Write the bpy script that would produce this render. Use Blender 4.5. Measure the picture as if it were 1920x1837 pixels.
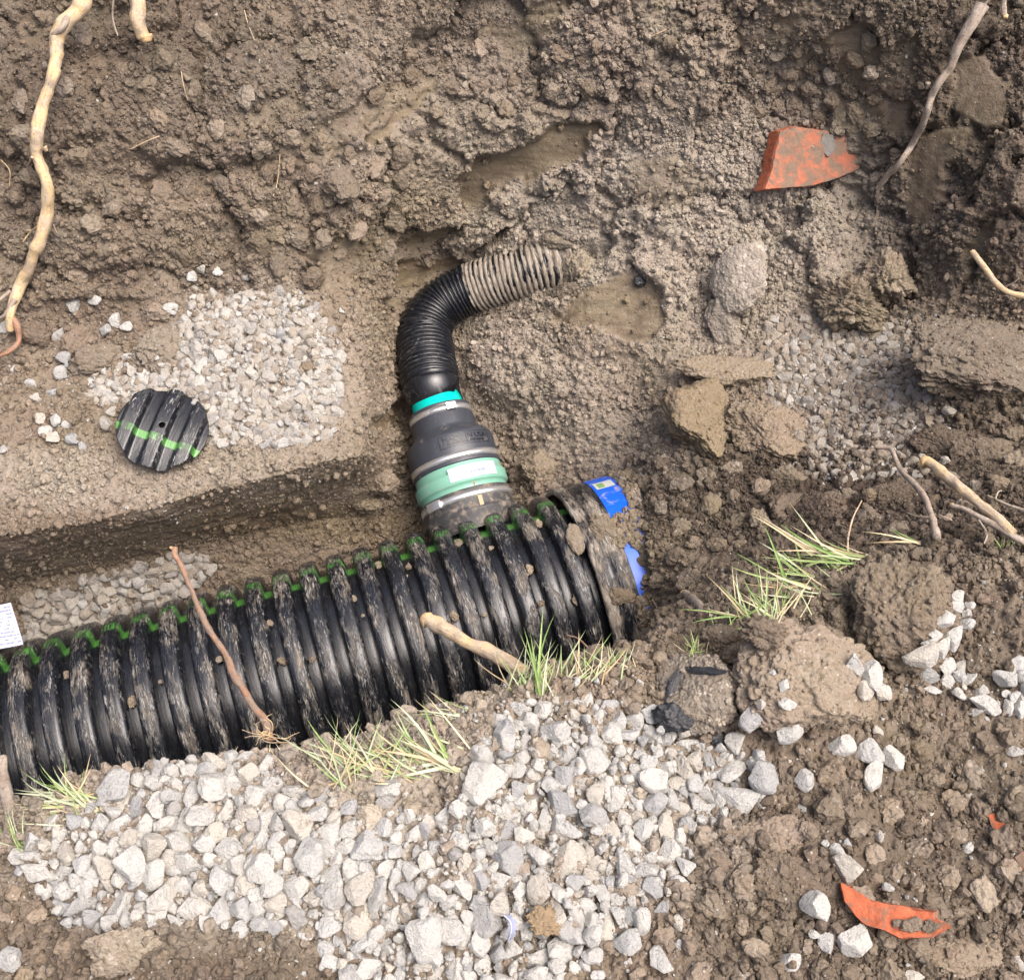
import bpy, bmesh, math, random
import numpy as np
from mathutils import Vector, Matrix, Euler
from mathutils.bvhtree import BVHTree

R = math.radians
rng = np.random.default_rng(7)
random.seed(7)
SC = bpy.context.scene
COL = SC.collection
for o in list(bpy.data.objects):
    bpy.data.objects.remove(o)

# ------------------------------------------------------------------ camera
PITCH = R(30.0)
CAM = np.array([0.0, 0.0, 1.6])
FPX = 2077.0
CX, CY = 960.0, 918.5
cd = bpy.data.cameras.new('camera')
cd.sensor_fit = 'HORIZONTAL'
cd.sensor_width = 36.0
cd.lens = FPX / 1920.0 * 36.0
cd.clip_start = 0.05
cd.clip_end = 200
cam = bpy.data.objects.new('camera', cd)
COL.objects.link(cam)
cam.location = CAM
cam.rotation_euler = (PITCH, 0, 0)
SC.camera = cam

# ------------------------------------------------------------------ light
SUN_EL, SUN_AZ = R(66), R(105)          # azimuth clockwise from +y (away from the viewer)
w = bpy.data.worlds.new('World')
SC.world = w
w.use_nodes = True
nt = w.node_tree
sky = nt.nodes.new('ShaderNodeTexSky')
sky.sky_type = 'NISHITA'
sky.sun_disc = False
sky.sun_elevation = SUN_EL
sky.sun_rotation = SUN_AZ
sky.air_density = 0.5
sky.dust_density = 8.0
sky.ozone_density = 0.6
bg = nt.nodes['Background']
nt.links.new(sky.outputs[0], bg.inputs[0])
bg.inputs[1].default_value = 0.15
sd = bpy.data.lights.new('sun', 'SUN')
sd.energy = 0.9
sd.angle = R(50)
sd.color = (1.0, 0.98, 0.955)
sun = bpy.data.objects.new('sun', sd)
COL.objects.link(sun)
_s = Vector((math.sin(SUN_AZ) * math.cos(SUN_EL), math.cos(SUN_AZ) * math.cos(SUN_EL), math.sin(SUN_EL)))
sun.rotation_euler = _s.to_track_quat('Z', 'Y').to_euler()
SC.view_settings.view_transform = 'Standard'
SC.view_settings.look = 'None'
SC.view_settings.gamma = 1.0
SC.view_settings.use_curve_mapping = False
SC.view_settings.exposure = 1.2

# ------------------------------------------------------------------ projection helpers
SP, CP = math.sin(PITCH), math.cos(PITCH)

def ray(px, py):
    h = (np.asarray(px, float) - CX) / FPX
    v = -(np.asarray(py, float) - CY) / FPX
    return np.stack([h, SP + v * CP, -CP + v * SP], -1)

def at_z(px, py, z):
    d = ray(px, py)
    t = (z - CAM[2]) / d[..., 2]
    return CAM + d * np.asarray(t)[..., None]

def project(P):
    Q = np.asarray(P, float) - CAM
    dep = Q[..., 1] * SP - Q[..., 2] * CP
    v = (Q[..., 1] * CP + Q[..., 2] * SP) / dep
    return np.stack([CX + Q[..., 0] / dep * FPX, CY - v * FPX, dep], -1)

RIGHT = np.array([1.0, 0, 0]); UPV = np.array([0, CP, SP]); FWD = np.array([0, SP, -CP])

# ------------------------------------------------------------------ numpy noise
def _h(ix, iy, iz, s):
    h = (ix.astype(np.uint32) * np.uint32(73856093)) ^ (iy.astype(np.uint32) * np.uint32(19349663)) ^ \
        (iz.astype(np.uint32) * np.uint32(83492791)) ^ np.uint32((s * 2654435761) & 0xffffffff)
    h ^= h >> np.uint32(15); h *= np.uint32(2246822519); h ^= h >> np.uint32(13)
    h *= np.uint32(3266489917); h ^= h >> np.uint32(16)
    return h

def vnoise(P, s=0):
    P = np.asarray(P, np.float32)
    f = np.floor(P); i = f.astype(np.int64); t = P - f
    t = t * t * t * (t * (t * 6 - 15) + 10)
    out = 0
    for dx in (0, 1):
        wx = t[:, 0] if dx else 1 - t[:, 0]
        for dy in (0, 1):
            wy = t[:, 1] if dy else 1 - t[:, 1]
            for dz in (0, 1):
                wz = t[:, 2] if dz else 1 - t[:, 2]
                out = out + wx * wy * wz * (_h(i[:, 0] + dx, i[:, 1] + dy, i[:, 2] + dz, s) / np.float32(4294967295.0))
    return out * 2 - 1

def fbm(P, octv=4, s=0, g=0.5):
    a, tot, out = 1.0, 0.0, 0
    for k in range(octv):
        out = out + a * vnoise(P * (2.03 ** k) + 17.3 * k, s + k)
        tot += a; a *= g
    return out / tot

def worley(P, s=0):
    P = np.asarray(P, np.float32)
    f = np.floor(P); i = f.astype(np.int64); t = (P - f).astype(np.float32)
    F1 = np.full(len(P), 9.0, np.float32); F2 = F1.copy()
    for dx in (-1, 0, 1):
        for dy in (-1, 0, 1):
            for dz in (-1, 0, 1):
                h = _h(i[:, 0] + dx, i[:, 1] + dy, i[:, 2] + dz, s)
                a = (h & np.uint32(1023)) / np.float32(1023)
                b = ((h >> np.uint32(10)) & np.uint32(1023)) / np.float32(1023)
                c = ((h >> np.uint32(20)) & np.uint32(1023)) / np.float32(1023)
                d = (dx + a - t[:, 0]) ** 2 + (dy + b - t[:, 1]) ** 2 + (dz + c - t[:, 2]) ** 2
                m = d < F1
                F2 = np.where(m, F1, np.minimum(F2, d)); F1 = np.where(m, d, F1)
    return np.sqrt(F1), np.sqrt(F2)

def facet(P, s=0, tilt=1.1):
    """broken-block relief: every cell a tilted flat facet of its own height, about -0.5..0.5"""
    P = np.asarray(P, np.float32)
    f = np.floor(P); i = f.astype(np.int64); t = (P - f).astype(np.float32)
    F1 = np.full(len(P), 9.0, np.float32); F2 = F1.copy(); val = np.zeros(len(P), np.float32)
    for dx in (-1, 0, 1):
        for dy in (-1, 0, 1):
            for dz in (-1, 0, 1):
                h = _h(i[:, 0] + dx, i[:, 1] + dy, i[:, 2] + dz, s)
                a = (h & np.uint32(1023)) / np.float32(1023)
                b = ((h >> np.uint32(10)) & np.uint32(1023)) / np.float32(1023)
                c = ((h >> np.uint32(20)) & np.uint32(1023)) / np.float32(1023)
                ox = t[:, 0] - dx - a; oy = t[:, 1] - dy - b; oz = t[:, 2] - dz - c
                d = ox * ox + oy * oy + oz * oz
                h2 = h * np.uint32(2654435761); h2 ^= h2 >> np.uint32(14)
                ga = (h2 & np.uint32(255)) / np.float32(127.5) - 1; gb = ((h2 >> np.uint32(8)) & np.uint32(255)) / np.float32(127.5) - 1
                gc = ((h2 >> np.uint32(16)) & np.uint32(255)) / np.float32(127.5) - 1; hr = ((h2 >> np.uint32(24)) & np.uint32(255)) / np.float32(255) - 0.5
                v = 0.8 * hr + tilt * (ga * ox + gb * oy + gc * oz)
                m = d < F1
                val = np.where(m, v, val)
                F2 = np.where(m, F1, np.minimum(F2, d)); F1 = np.where(m, d, F1)
    crack = 1 - sstep(0.0, 0.16, np.sqrt(F2) - np.sqrt(F1))
    return np.clip(val, -0.6, 0.6) - 0.45 * crack

def sstep(a, b, x):
    t = np.clip((x - a) / (b - a), 0, 1)
    return t * t * (3 - 2 * t)

def poly_mask(px, py, poly, soft=12):
    P = np.asarray(poly, float); n = len(P)
    best = np.full(px.shape, 1e12); inside = np.zeros(px.shape, bool)
    for k in range(n):
        a, b = P[k], P[(k + 1) % n]; e = b - a
        t = np.clip(((px - a[0]) * e[0] + (py - a[1]) * e[1]) / (e @ e), 0, 1)
        best = np.minimum(best, (px - a[0] - t * e[0]) ** 2 + (py - a[1] - t * e[1]) ** 2)
        c = ((a[1] > py) != (b[1] > py))
        with np.errstate(divide='ignore', invalid='ignore'):
            xi = (b[0] - a[0]) * (py - a[1]) / (b[1] - a[1]) + a[0]
        inside ^= c & (px < xi)
    d = np.sqrt(best); d = np.where(inside, d, -d)
    return sstep(-soft, soft, d)

def ell(px, py, cx, cy, rx, ry, soft=0.5):
    d = np.sqrt(((px - cx) / rx) ** 2 + ((py - cy) / ry) ** 2)
    return 1 - sstep(1 - soft, 1 + soft, d)

# ------------------------------------------------------------------ object helpers
def mesh_np(name, V, F, smooth=True):
    V = np.asarray(V, np.float32); F = np.asarray(F, np.int32)
    k = F.shape[1]
    me = bpy.data.meshes.new(name)
    me.vertices.add(len(V)); me.vertices.foreach_set('co', V.ravel())
    me.loops.add(F.size); me.loops.foreach_set('vertex_index', F.ravel())
    me.polygons.add(len(F))
    me.polygons.foreach_set('loop_start', np.arange(0, F.size, k, dtype=np.int32))
    me.polygons.foreach_set('loop_total', np.full(len(F), k, np.int32))
    me.update(calc_edges=True)
    me.polygons.foreach_set('use_smooth', np.full(len(F), smooth, bool))
    return me

def attr(me, name, typ, data, dom='POINT'):
    a = me.attributes.new(name, typ, dom)
    key = {'FLOAT': 'value', 'INT': 'value', 'FLOAT_VECTOR': 'vector', 'FLOAT_COLOR': 'color'}[typ]
    dt = np.int32 if typ == 'INT' else np.float32
    a.data.foreach_set(key, np.asarray(data, dt).ravel())

def link(name, me, mat=None, parent=None, loc=None):
    o = bpy.data.objects.new(name, me)
    COL.objects.link(o)
    if mat and me and not me.materials: me.materials.append(mat)
    if loc is not None: o.location = loc
    if parent: o.parent = parent
    return o

def tag(o, label=None, cat=None, group=None, kind=None):
    if label: o['label'] = label
    if cat: o['category'] = cat
    if group: o['group'] = group
    if kind: o['kind'] = kind
    return o

def empty(name, loc, **kw):
    o = bpy.data.objects.new(name, None)
    COL.objects.link(o); o.location = loc
    o.empty_display_size = 0.02
    return tag(o, **kw)

def part(name, V, F, mat, root, smooth=True, attrs=None):
    """V in world coordinates, root an unrotated Empty"""
    V = np.asarray(V, float) - np.array(root.location) if root else np.asarray(V, float)
    me = mesh_np(name, V, F, smooth)
    for a in (attrs or []): attr(me, *a)
    return link(name, me, mat, root)

def grid_faces(nu, nv, wrap=False):
    i = np.arange(nu - 1)[:, None]; j = np.arange(nv if wrap else nv - 1)[None, :]
    j2 = (j + 1) % nv
    return np.stack([i * nv + j, i * nv + j2, (i + 1) * nv + j2, (i + 1) * nv + j], -1).reshape(-1, 4)

def norm(v):
    v = np.asarray(v, float)
    return v / np.linalg.norm(v, axis=-1, keepdims=True)

def ico(sub):
    bm = bmesh.new(); bmesh.ops.create_icosphere(bm, subdivisions=sub, radius=1.0)
    V = np.array([v.co[:] for v in bm.verts]); F = np.array([[v.index for v in f.verts] for f in bm.faces])
    bm.free()
    return norm(V), F
ICO = {k: ico(k) for k in (1, 2, 3, 4, 5, 6)}

# ------------------------------------------------------------------ materials
def new_mat(name):
    m = bpy.data.materials.new(name); m.use_nodes = True
    n = m.node_tree; b = n.nodes['Principled BSDF']
    return m, n, b

class NT:
    """tiny node helper"""
    def __init__(s, n): s.n = n
    def node(s, t, **kw):
        x = s.n.nodes.new(t)
        for k, v in kw.items(): setattr(x, k, v)
        return x
    def L(s, a, b): s.n.links.new(a, b)
    def val(s, sock, v):
        if hasattr(v, 'is_output') or isinstance(v, bpy.types.NodeSocket): s.L(v, sock)
        else: sock.default_value = v
    def math(s, op, a, b=0.0, c=None, clamp=False):
        x = s.node('ShaderNodeMath', operation=op, use_clamp=clamp)
        s.val(x.inputs[0], a); s.val(x.inputs[1], b)
        if c is not None: s.val(x.inputs[2], c)
        return x.outputs[0]
    def mix(s, f, a, b, mode='MIX'):
        x = s.node('ShaderNodeMix', data_type='RGBA', blend_type=mode)
        s.val(x.inputs[0], f)
        for i, v in ((6, a), (7, b)):
            s.val(x.inputs[i], v if not isinstance(v, tuple) else (*v, 1.0))
        return x.outputs[2]
    def noise(s, vec, scale, detail=4, rough=0.55, dist=0.0):
        x = s.node('ShaderNodeTexNoise')
        if vec is not None: s.L(vec, x.inputs['Vector'])
        x.inputs['Scale'].default_value = scale; x.inputs['Detail'].default_value = detail
        x.inputs['Roughness'].default_value = rough; x.inputs['Distortion'].default_value = dist
        return x.outputs[0]
    def vor(s, vec, scale, feat='F1'):
        x = s.node('ShaderNodeTexVoronoi', feature=feat)
        if vec is not None: s.L(vec, x.inputs['Vector'])
        x.inputs['Scale'].default_value = scale
        return x
    def ramp(s, f, a, b):
        x = s.node('ShaderNodeMapRange', interpolation_type='SMOOTHSTEP')
        s.val(x.inputs[0], f); x.inputs[1].default_value = a; x.inputs[2].default_value = b
        return x.outputs[0]
    def pos(s): return s.node('ShaderNodeNewGeometry').outputs['Position']
    def objc(s): return s.node('ShaderNodeTexCoord').outputs['Object']
    def rnd(s): return s.node('ShaderNodeObjectInfo').outputs['Random']
    def at(s, name, typ='GEOMETRY'): return s.node('ShaderNodeAttribute', attribute_name=name, attribute_type=typ)
    def vscale(s, vec, sc):
        x = s.node('ShaderNodeVectorMath', operation='MULTIPLY'); s.L(vec, x.inputs[0]); x.inputs[1].default_value = sc
        return x.outputs[0]
    def comb(s, a, b, c):
        x = s.node('ShaderNodeCombineXYZ')
        for i, v in enumerate((a, b, c)): s.val(x.inputs[i], v)
        return x.outputs[0]
    def bump(s, h, dist, strength=1.0, prev=None):
        x = s.node('ShaderNodeBump'); s.L(h, x.inputs['Height'])
        x.inputs['Distance'].default_value = dist; x.inputs['Strength'].default_value = strength
        if prev is not None: s.L(prev, x.inputs['Normal'])
        return x.outputs[0]

C_TAN = (0.180, 0.138, 0.094)
C_DARK = (0.070, 0.051, 0.035)
C_OCH = (0.165, 0.122, 0.064)
C_PALE = (0.305, 0.262, 0.208)

def soil_mat(name, src):
    m, n, b = new_mat(name); t = NT(n)
    p = t.pos()
    if src == 'GEOMETRY': col = t.at('soil').outputs['Color']
    elif src == 'INSTANCER': col = t.at('soil', 'INSTANCER').outputs['Color']
    else: col = t.node('ShaderNodeObjectInfo').outputs['Color']
    sx = t.node('ShaderNodeSeparateColor'); t.L(col, sx.inputs[0])
    n1 = t.noise(p, 6.5, 5, 0.6)
    n2 = t.noise(p, 42, 5, 0.65)
    n3 = t.noise(p, 260, 3, 0.6)
    wob = t.math('MULTIPLY', t.math('SUBTRACT', n1, 0.5), 1.3)
    def wgt(s): 
        return t.math('ADD', s, t.math('MULTIPLY', wob, t.math('MULTIPLY', s, t.math('SUBTRACT', 1.0, s))), clamp=True)
    c = t.mix(t.math('MULTIPLY', sx.outputs[0], 1.0), C_TAN, C_DARK)
    c = t.mix(wgt(sx.outputs[1]), c, C_OCH)
    c = t.mix(wgt(sx.outputs[2]), c, C_PALE)
    # patches of damper and drier earth, then fine grain
    c = t.mix(t.math('MULTIPLY', t.ramp(n2, 0.48, 0.72), 0.45), c, t.mix(0.6, c, C_DARK))
    v1 = t.math('ADD', t.math('MULTIPLY', n3, 0.75), 0.62)
    if src != 'GEOMETRY':
        v1 = t.math('MULTIPLY', v1, t.math('ADD', t.math('MULTIPLY', t.rnd(), 0.5), 0.78))
    hs = t.node('ShaderNodeHueSaturation'); t.L(c, hs.inputs['Color']); t.L(v1, hs.inputs['Value'])
    hue = t.math('ADD', t.math('MULTIPLY', t.math('SUBTRACT', n1, 0.5), 0.05), 0.5)
    t.L(hue, hs.inputs['Hue'])
    sat = t.math('ADD', t.math('MULTIPLY', n2, 0.5), 0.61)
    t.L(sat, hs.inputs['Saturation'])
    c = hs.outputs[0]
    # pale mineral grains
    vv = t.vor(p, 170)
    sc = t.node('ShaderNodeSeparateColor'); t.L(vv.outputs['Color'], sc.inputs[0])
    gr = t.math('MULTIPLY', t.math('GREATER_THAN', sc.outputs[0], 0.972), t.math('LESS_THAN', vv.outputs['Distance'], 0.3))
    c = t.mix(t.math('MULTIPLY', gr, 0.6), c, (0.40, 0.37, 0.32))
    if src == 'OBJECT':
        pt_ = t.math('MULTIPLY', t.ramp(t.noise(p, 38, 6, 0.72), 0.56, 0.66), t.math('MULTIPLY', sx.outputs[2], 2.0), clamp=True)
        c = t.mix(t.math('MULTIPLY', pt_, 0.8), c, (0.46, 0.41, 0.35))
    t.L(c, b.inputs['Base Color'])
    b.inputs['Roughness'].default_value = 0.93
    if src == 'GEOMETRY':
        s_ = t.at('smooth').outputs['Fac']
        t.L(t.math('SUBTRACT', 0.93, t.math('MULTIPLY', s_, 0.3)), b.inputs['Roughness'])
        st_ = t.noise(t.vscale(p, (9.0, 55.0, 75.0)), 1.0, 4, 0.6, 0.3)
        c = t.mix(t.math('MULTIPLY', t.math('MULTIPLY', t.ramp(st_, 0.42, 0.62), s_), 0.55), c, (0.085, 0.064, 0.040))
        t.L(c, b.inputs['Base Color'])
    b.inputs['Specular IOR Level'].default_value = 0.25
    h1 = t.bump(n2, 0.012, 0.6)
    vb = t.vor(p, 130)
    sm = t.at('smooth').outputs['Fac'] if src == 'GEOMETRY' else None
    hh = t.math('SUBTRACT', 1.0, vb.outputs['Distance'])
    if sm is not None:
        hh = t.math('MULTIPLY', hh, t.math('SUBTRACT', 1.0, sm))
    h2 = t.bump(hh, 0.004, 0.7, h1)
    h3 = t.bump(n3, 0.003, 0.6, h2)
    t.L(h3, b.inputs['Normal'])
    return m

M = {}
M['soil'] = soil_mat('soil', 'GEOMETRY')
M['crumb'] = soil_mat('soil_crumb', 'INSTANCER')
M['clod'] = soil_mat('soil_clod', 'OBJECT')

def stone_mat():
    m, n, b = new_mat('crushed_limestone'); t = NT(n)
    p = t.pos(); r = t.rnd()
    r2 = t.math('FRACT', t.math('MULTIPLY', r, 17.31))
    r3 = t.math('FRACT', t.math('MULTIPLY', r, 91.7))
    c = t.mix(r, (0.46, 0.445, 0.405), (0.385, 0.382, 0.365))
    c = t.mix(t.math('MULTIPLY', t.math('GREATER_THAN', r2, 0.88), 0.5), c, (0.40, 0.35, 0.275))
    c = t.mix(t.math('MULTIPLY', t.math('GREATER_THAN', r3, 0.9), 0.55), c, (0.22, 0.225, 0.235))
    n1 = t.noise(p, 55, 6, 0.65); n2 = t.noise(p, 300, 4, 0.6); n0 = t.noise(p, 24, 3, 0.5)
    c = t.mix(t.math('MULTIPLY', t.ramp(n1, 0.5, 0.75), 0.5), c, (0.215, 0.203, 0.18))
    c = t.mix(t.math('MULTIPLY', t.ramp(n2, 0.55, 0.8), 0.4), c, (0.17, 0.17, 0.17))
    c = t.mix(t.math('MULTIPLY', t.ramp(n0, 0.55, 0.72), 0.5), c, (0.47, 0.455, 0.42))
    # stuck earth, mostly in patches
    e = t.math('MULTIPLY', t.ramp(t.noise(p, 32, 5, 0.7), 0.63, 0.74), t.math('GREATER_THAN', r2, 0.35))
    c = t.mix(t.math('MULTIPLY', e, 0.8), c, (0.15, 0.112, 0.076))
    # beds further down in the trench are coated with tan dust (object colour, red = how clean)
    oc = t.node('ShaderNodeSeparateColor'); t.L(t.node('ShaderNodeObjectInfo').outputs['Color'], oc.inputs[0])
    dirty = t.math('MULTIPLY', t.math('SUBTRACT', 1.0, oc.outputs[0]), t.math('ADD', t.math('MULTIPLY', n0, 1.4), 0.3), clamp=True)
    c = t.mix(dirty, c, (0.245, 0.203, 0.155))
    t.L(c, b.inputs['Base Color'])
    b.inputs['Roughness'].default_value = 0.88
    b.inputs['Specular IOR Level'].default_value = 0.3
    h = t.bump(n1, 0.012, 0.9); h = t.bump(n2, 0.0035, 0.9, h)
    t.L(h, b.inputs['Normal'])
    return m
M['stone'] = stone_mat()

def hdpe_mat(name, stripe=False, mud_lo=0.50, mud_hi=0.60, hose=False, disc=False):
    """black plastic with dried mud smears; vertex attribute pa = (axial, arc, crest)"""
    m, n, b = new_mat(name); t = NT(n)
    sx = t.node('ShaderNodeSeparateXYZ'); t.L(t.at('pa').outputs['Vector'], sx.inputs[0])
    ax, arc, crest = sx.outputs
    off = t.math('MULTIPLY', t.rnd(), 37.0)
    big = t.comb(t.math('ADD', t.math('MULTIPLY', ax, 24), off), t.math('MULTIPLY', arc, 11.0), off)
    fine = t.comb(t.math('ADD', t.math('MULTIPLY', ax, 150), off), t.math('MULTIPLY', arc, 26.0), off)
    sc = t.comb(t.math('ADD', t.math('MULTIPLY', ax, 330), off), t.math('MULTIPLY', arc, 45.0), off)
    nb = t.noise(big, 1.0, 5, 0.65, 0.6); nf = t.noise(fine, 1.0, 5, 0.7, 0.8); ns = t.noise(sc, 1.0, 4, 0.7, 1.2)
    base = (0.007, 0.008, 0.011)
    mudv = t.math('ADD', t.math('MULTIPLY', nb, 0.55), t.math('MULTIPLY', nf, 0.45))
    mudv = t.math('ADD', mudv, t.math('MULTIPLY', t.math('SUBTRACT', crest, 1.0), 0.10 if not disc else 0.12))
    if hose:
        mudv = t.math('ADD', mudv, t.at('mud').outputs['Fac'])
    mud = t.ramp(mudv, mud_lo, mud_hi)
    c = (*base, 1)
    x = t.node('ShaderNodeRGB'); x.outputs[0].default_value = c; c = x.outputs[0]
    if stripe:
        ph = t.at('phi').outputs['Fac']
        wv = t.math('ADD', ph, t.math('MULTIPLY', t.math('SUBTRACT', nb, 0.5), 0.06))
        lo, hi = stripe
        s = t.math('MULTIPLY', t.ramp(wv, lo - 0.03, lo + 0.03), t.math('SUBTRACT', 1.0, t.ramp(wv, hi - 0.03, hi + 0.03)))
        s = t.math('MULTIPLY', s, t.math('SUBTRACT', 1.0, t.math('MULTIPLY', t.ramp(nf, 0.36, 0.54), t.math('MULTIPLY', crest, 0.97))))
        c = t.mix(s, c, (0.065, 0.21, 0.04))
    c = t.mix(t.math('MULTIPLY', t.ramp(nf, 0.46, 0.7), 0.2), c, (0.05, 0.05, 0.05))
    mc = t.mix(t.ramp(ns, 0.35, 0.65), (0.135, 0.106, 0.076), (0.31, 0.275, 0.225))
    c = t.mix(t.math('MULTIPLY', mud, 0.92), c, mc)
    scm = t.math('MULTIPLY', t.ramp(ns, 0.555, 0.64), t.math('ADD', t.math('MULTIPLY', crest, 0.75), 0.1))
    scm = t.math('MULTIPLY', scm, t.math('ADD', t.math('MULTIPLY', t.ramp(nb, 0.42, 0.58), 0.85), 0.15))
    if hose: scm = t.math('MULTIPLY', scm, 0.35)
    c = t.mix(t.math('MULTIPLY', scm, 0.85), c, (0.46, 0.45, 0.42))
    t.L(c, b.inputs['Base Color'])
    allm = t.math('MAXIMUM', mud, scm)
    b.inputs['Specular IOR Level'].default_value = 0.55
    rg = t.math('ADD', t.math('MULTIPLY', allm, 0.5), t.math('ADD', t.math('MULTIPLY', nf, 0.28), 0.14))
    t.L(rg, b.inputs['Roughness'])
    h = t.bump(t.math('ADD', t.math('MULTIPLY', mud, 0.8), t.math('MULTIPLY', nf, 0.35)), 0.0022, 0.8)
    t.L(h, b.inputs['Normal'])
    return m
M['pipe'] = hdpe_mat('black_pipe', stripe=(0.79, 0.935), mud_lo=0.49, mud_hi=0.66)
M['disc'] = hdpe_mat('black_disc', stripe=(0.0, 1.0), mud_lo=0.62, mud_hi=0.72, disc=True)
M['coupler'] = hdpe_mat('muddy_coupler', mud_lo=0.41, mud_hi=0.55)
M['hose'] = hdpe_mat('black_hose', mud_lo=0.60, mud_hi=0.66, hose=True)

def simple(name, col, rough=0.6, var=0.25, scale=60, bump=0.001, metal=0.0, dirt=None, spec=0.5, dirt_lo=0.55, dirt_hi=0.7, dscale=40):
    col = tuple(0.82 * v for v in col); dirt = tuple(0.8 * v for v in dirt) if dirt else None
    m, n, b = new_mat(name); t = NT(n); p = t.pos()
    n1 = t.noise(p, scale, 5, 0.6)
    k = t.math('ADD', t.math('MULTIPLY', n1, 2 * var), 1 - var)
    hs = t.node('ShaderNodeHueSaturation'); hs.inputs['Color'].default_value = (*col, 1); t.L(k, hs.inputs['Value'])
    c = hs.outputs[0]
    rg = rough
    if dirt:
        d = t.ramp(t.noise(p, dscale, 6, 0.7, 0.5), dirt_lo, dirt_hi)
        c = t.mix(t.math('MULTIPLY', d, 0.9), c, dirt)
        rg = t.math('ADD', t.math('MULTIPLY', d, 0.9 - rough), rough)
        b.inputs['Metallic'].default_value = metal
        if metal: t.L(t.math('MULTIPLY', t.math('SUBTRACT', 1.0, d), metal), b.inputs['Metallic'])
    else:
        b.inputs['Metallic'].default_value = metal
    t.L(c, b.inputs['Base Color']); t.val(b.inputs['Roughness'], rg)
    b.inputs['Specular IOR Level'].default_value = spec
    if bump: t.L(t.bump(n1, bump, 0.7), b.inputs['Normal'])
    return m
MUDC = (0.24, 0.18, 0.12)
M['letter'] = simple('dark_letter', (0.012, 0.013, 0.016), 0.35, 0.1, 60, 0.0)
M['rubber'] = simple('black_rubber', (0.044, 0.049, 0.062), 0.42, 0.3, 35, 0.0006, dirt=(0.24, 0.21, 0.175), dirt_lo=0.55, dirt_hi=0.78, dscale=34)
M['boot'] = simple('muddy_rubber', (0.045, 0.045, 0.047), 0.55, 0.4, 60, 0.001, dirt=(0.28, 0.23, 0.18), dirt_lo=0.46, dirt_hi=0.7, dscale=45)
M['steel'] = simple('stainless_band', (0.98, 0.98, 0.97), 0.3, 0.1, 25, 0.0003, metal=0.85, dirt=(0.30, 0.25, 0.19), dirt_lo=0.6, dirt_hi=0.76, dscale=28)
M['teal'] = simple('teal_pvc', (0.0, 0.57, 0.50), 0.35, 0.06, 30, 0.0002, dirt=(0.12, 0.4, 0.34), dirt_lo=0.66, dirt_hi=0.76)
M['green'] = simple('pale_green_pvc', (0.20, 0.44, 0.335), 0.42, 0.08, 25, 0.0002, dirt=(0.40, 0.40, 0.33), dirt_lo=0.56, dirt_hi=0.70, dscale=36)
M['sticker'] = simple('sticker_white', (0.50, 0.55, 0.68), 0.4, 0.05, 40, 0.0)
M['ink'] = simple('ink', (0.20, 0.23, 0.42), 0.6, 0.1, 40, 0.0)
M['red'] = simple('red_mark', (0.45, 0.10, 0.07), 0.6, 0.2, 90, 0.0)
M['tanstrip'] = simple('tan_tape', (0.50, 0.36, 0.22), 0.8, 0.2, 80, 0.0005)
M['tape'] = simple('black_tape', (0.008, 0.009, 0.011), 0.16, 0.2, 60, 0.0015)
M['blue'] = simple('blue_label', (0.005, 0.115, 0.72), 0.38, 0.15, 60, 0.0004, dirt=(0.33, 0.31, 0.36), dirt_lo=0.54, dirt_hi=0.64, dscale=38)
M['labelwhite'] = simple('label_white', (0.55, 0.58, 0.55), 0.5, 0.15, 60, 0.0, dirt=(0.3, 0.27, 0.22), dirt_lo=0.6, dirt_hi=0.75)
M['labelgreen'] = simple('label_green', (0.20, 0.36, 0.13), 0.5, 0.15, 60, 0.0)
M['paper'] = simple('paper', (0.52, 0.53, 0.66), 0.7, 0.05, 30, 0.0004)
M['root_bark'] = None
M['asphalt'] = simple('asphalt', (0.03, 0.031, 0.034), 0.5, 0.5, 120, 0.004, dirt=(0.3, 0.28, 0.25), dirt_lo=0.6, dirt_hi=0.72, dscale=80)
M['terracotta'] = simple('terracotta', (0.47, 0.125, 0.055), 0.9, 0.4, 90, 0.004, dirt=(0.19, 0.14, 0.095), dirt_lo=0.53, dirt_hi=0.64, dscale=26)
M['terracotta_face'] = simple('terracotta_soiled', (0.44, 0.15, 0.085), 0.9, 0.35, 110, 0.003, dirt=(0.20, 0.155, 0.11), dirt_lo=0.40, dirt_hi=0.56, dscale=30)
M['slate'] = simple('slate_chip', (0.22, 0.205, 0.18), 0.85, 0.25, 150, 0.001)
M['feather'] = simple('feather_grey', (0.27, 0.29, 0.38), 0.8, 0.15, 200, 0.0)
M['quill'] = simple('feather_shaft', (0.75, 0.75, 0.74), 0.6, 0.05, 100, 0.0)
M['dry'] = simple('dry_thatch', (0.24, 0.175, 0.105), 0.95, 0.5, 150, 0.003)

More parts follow.
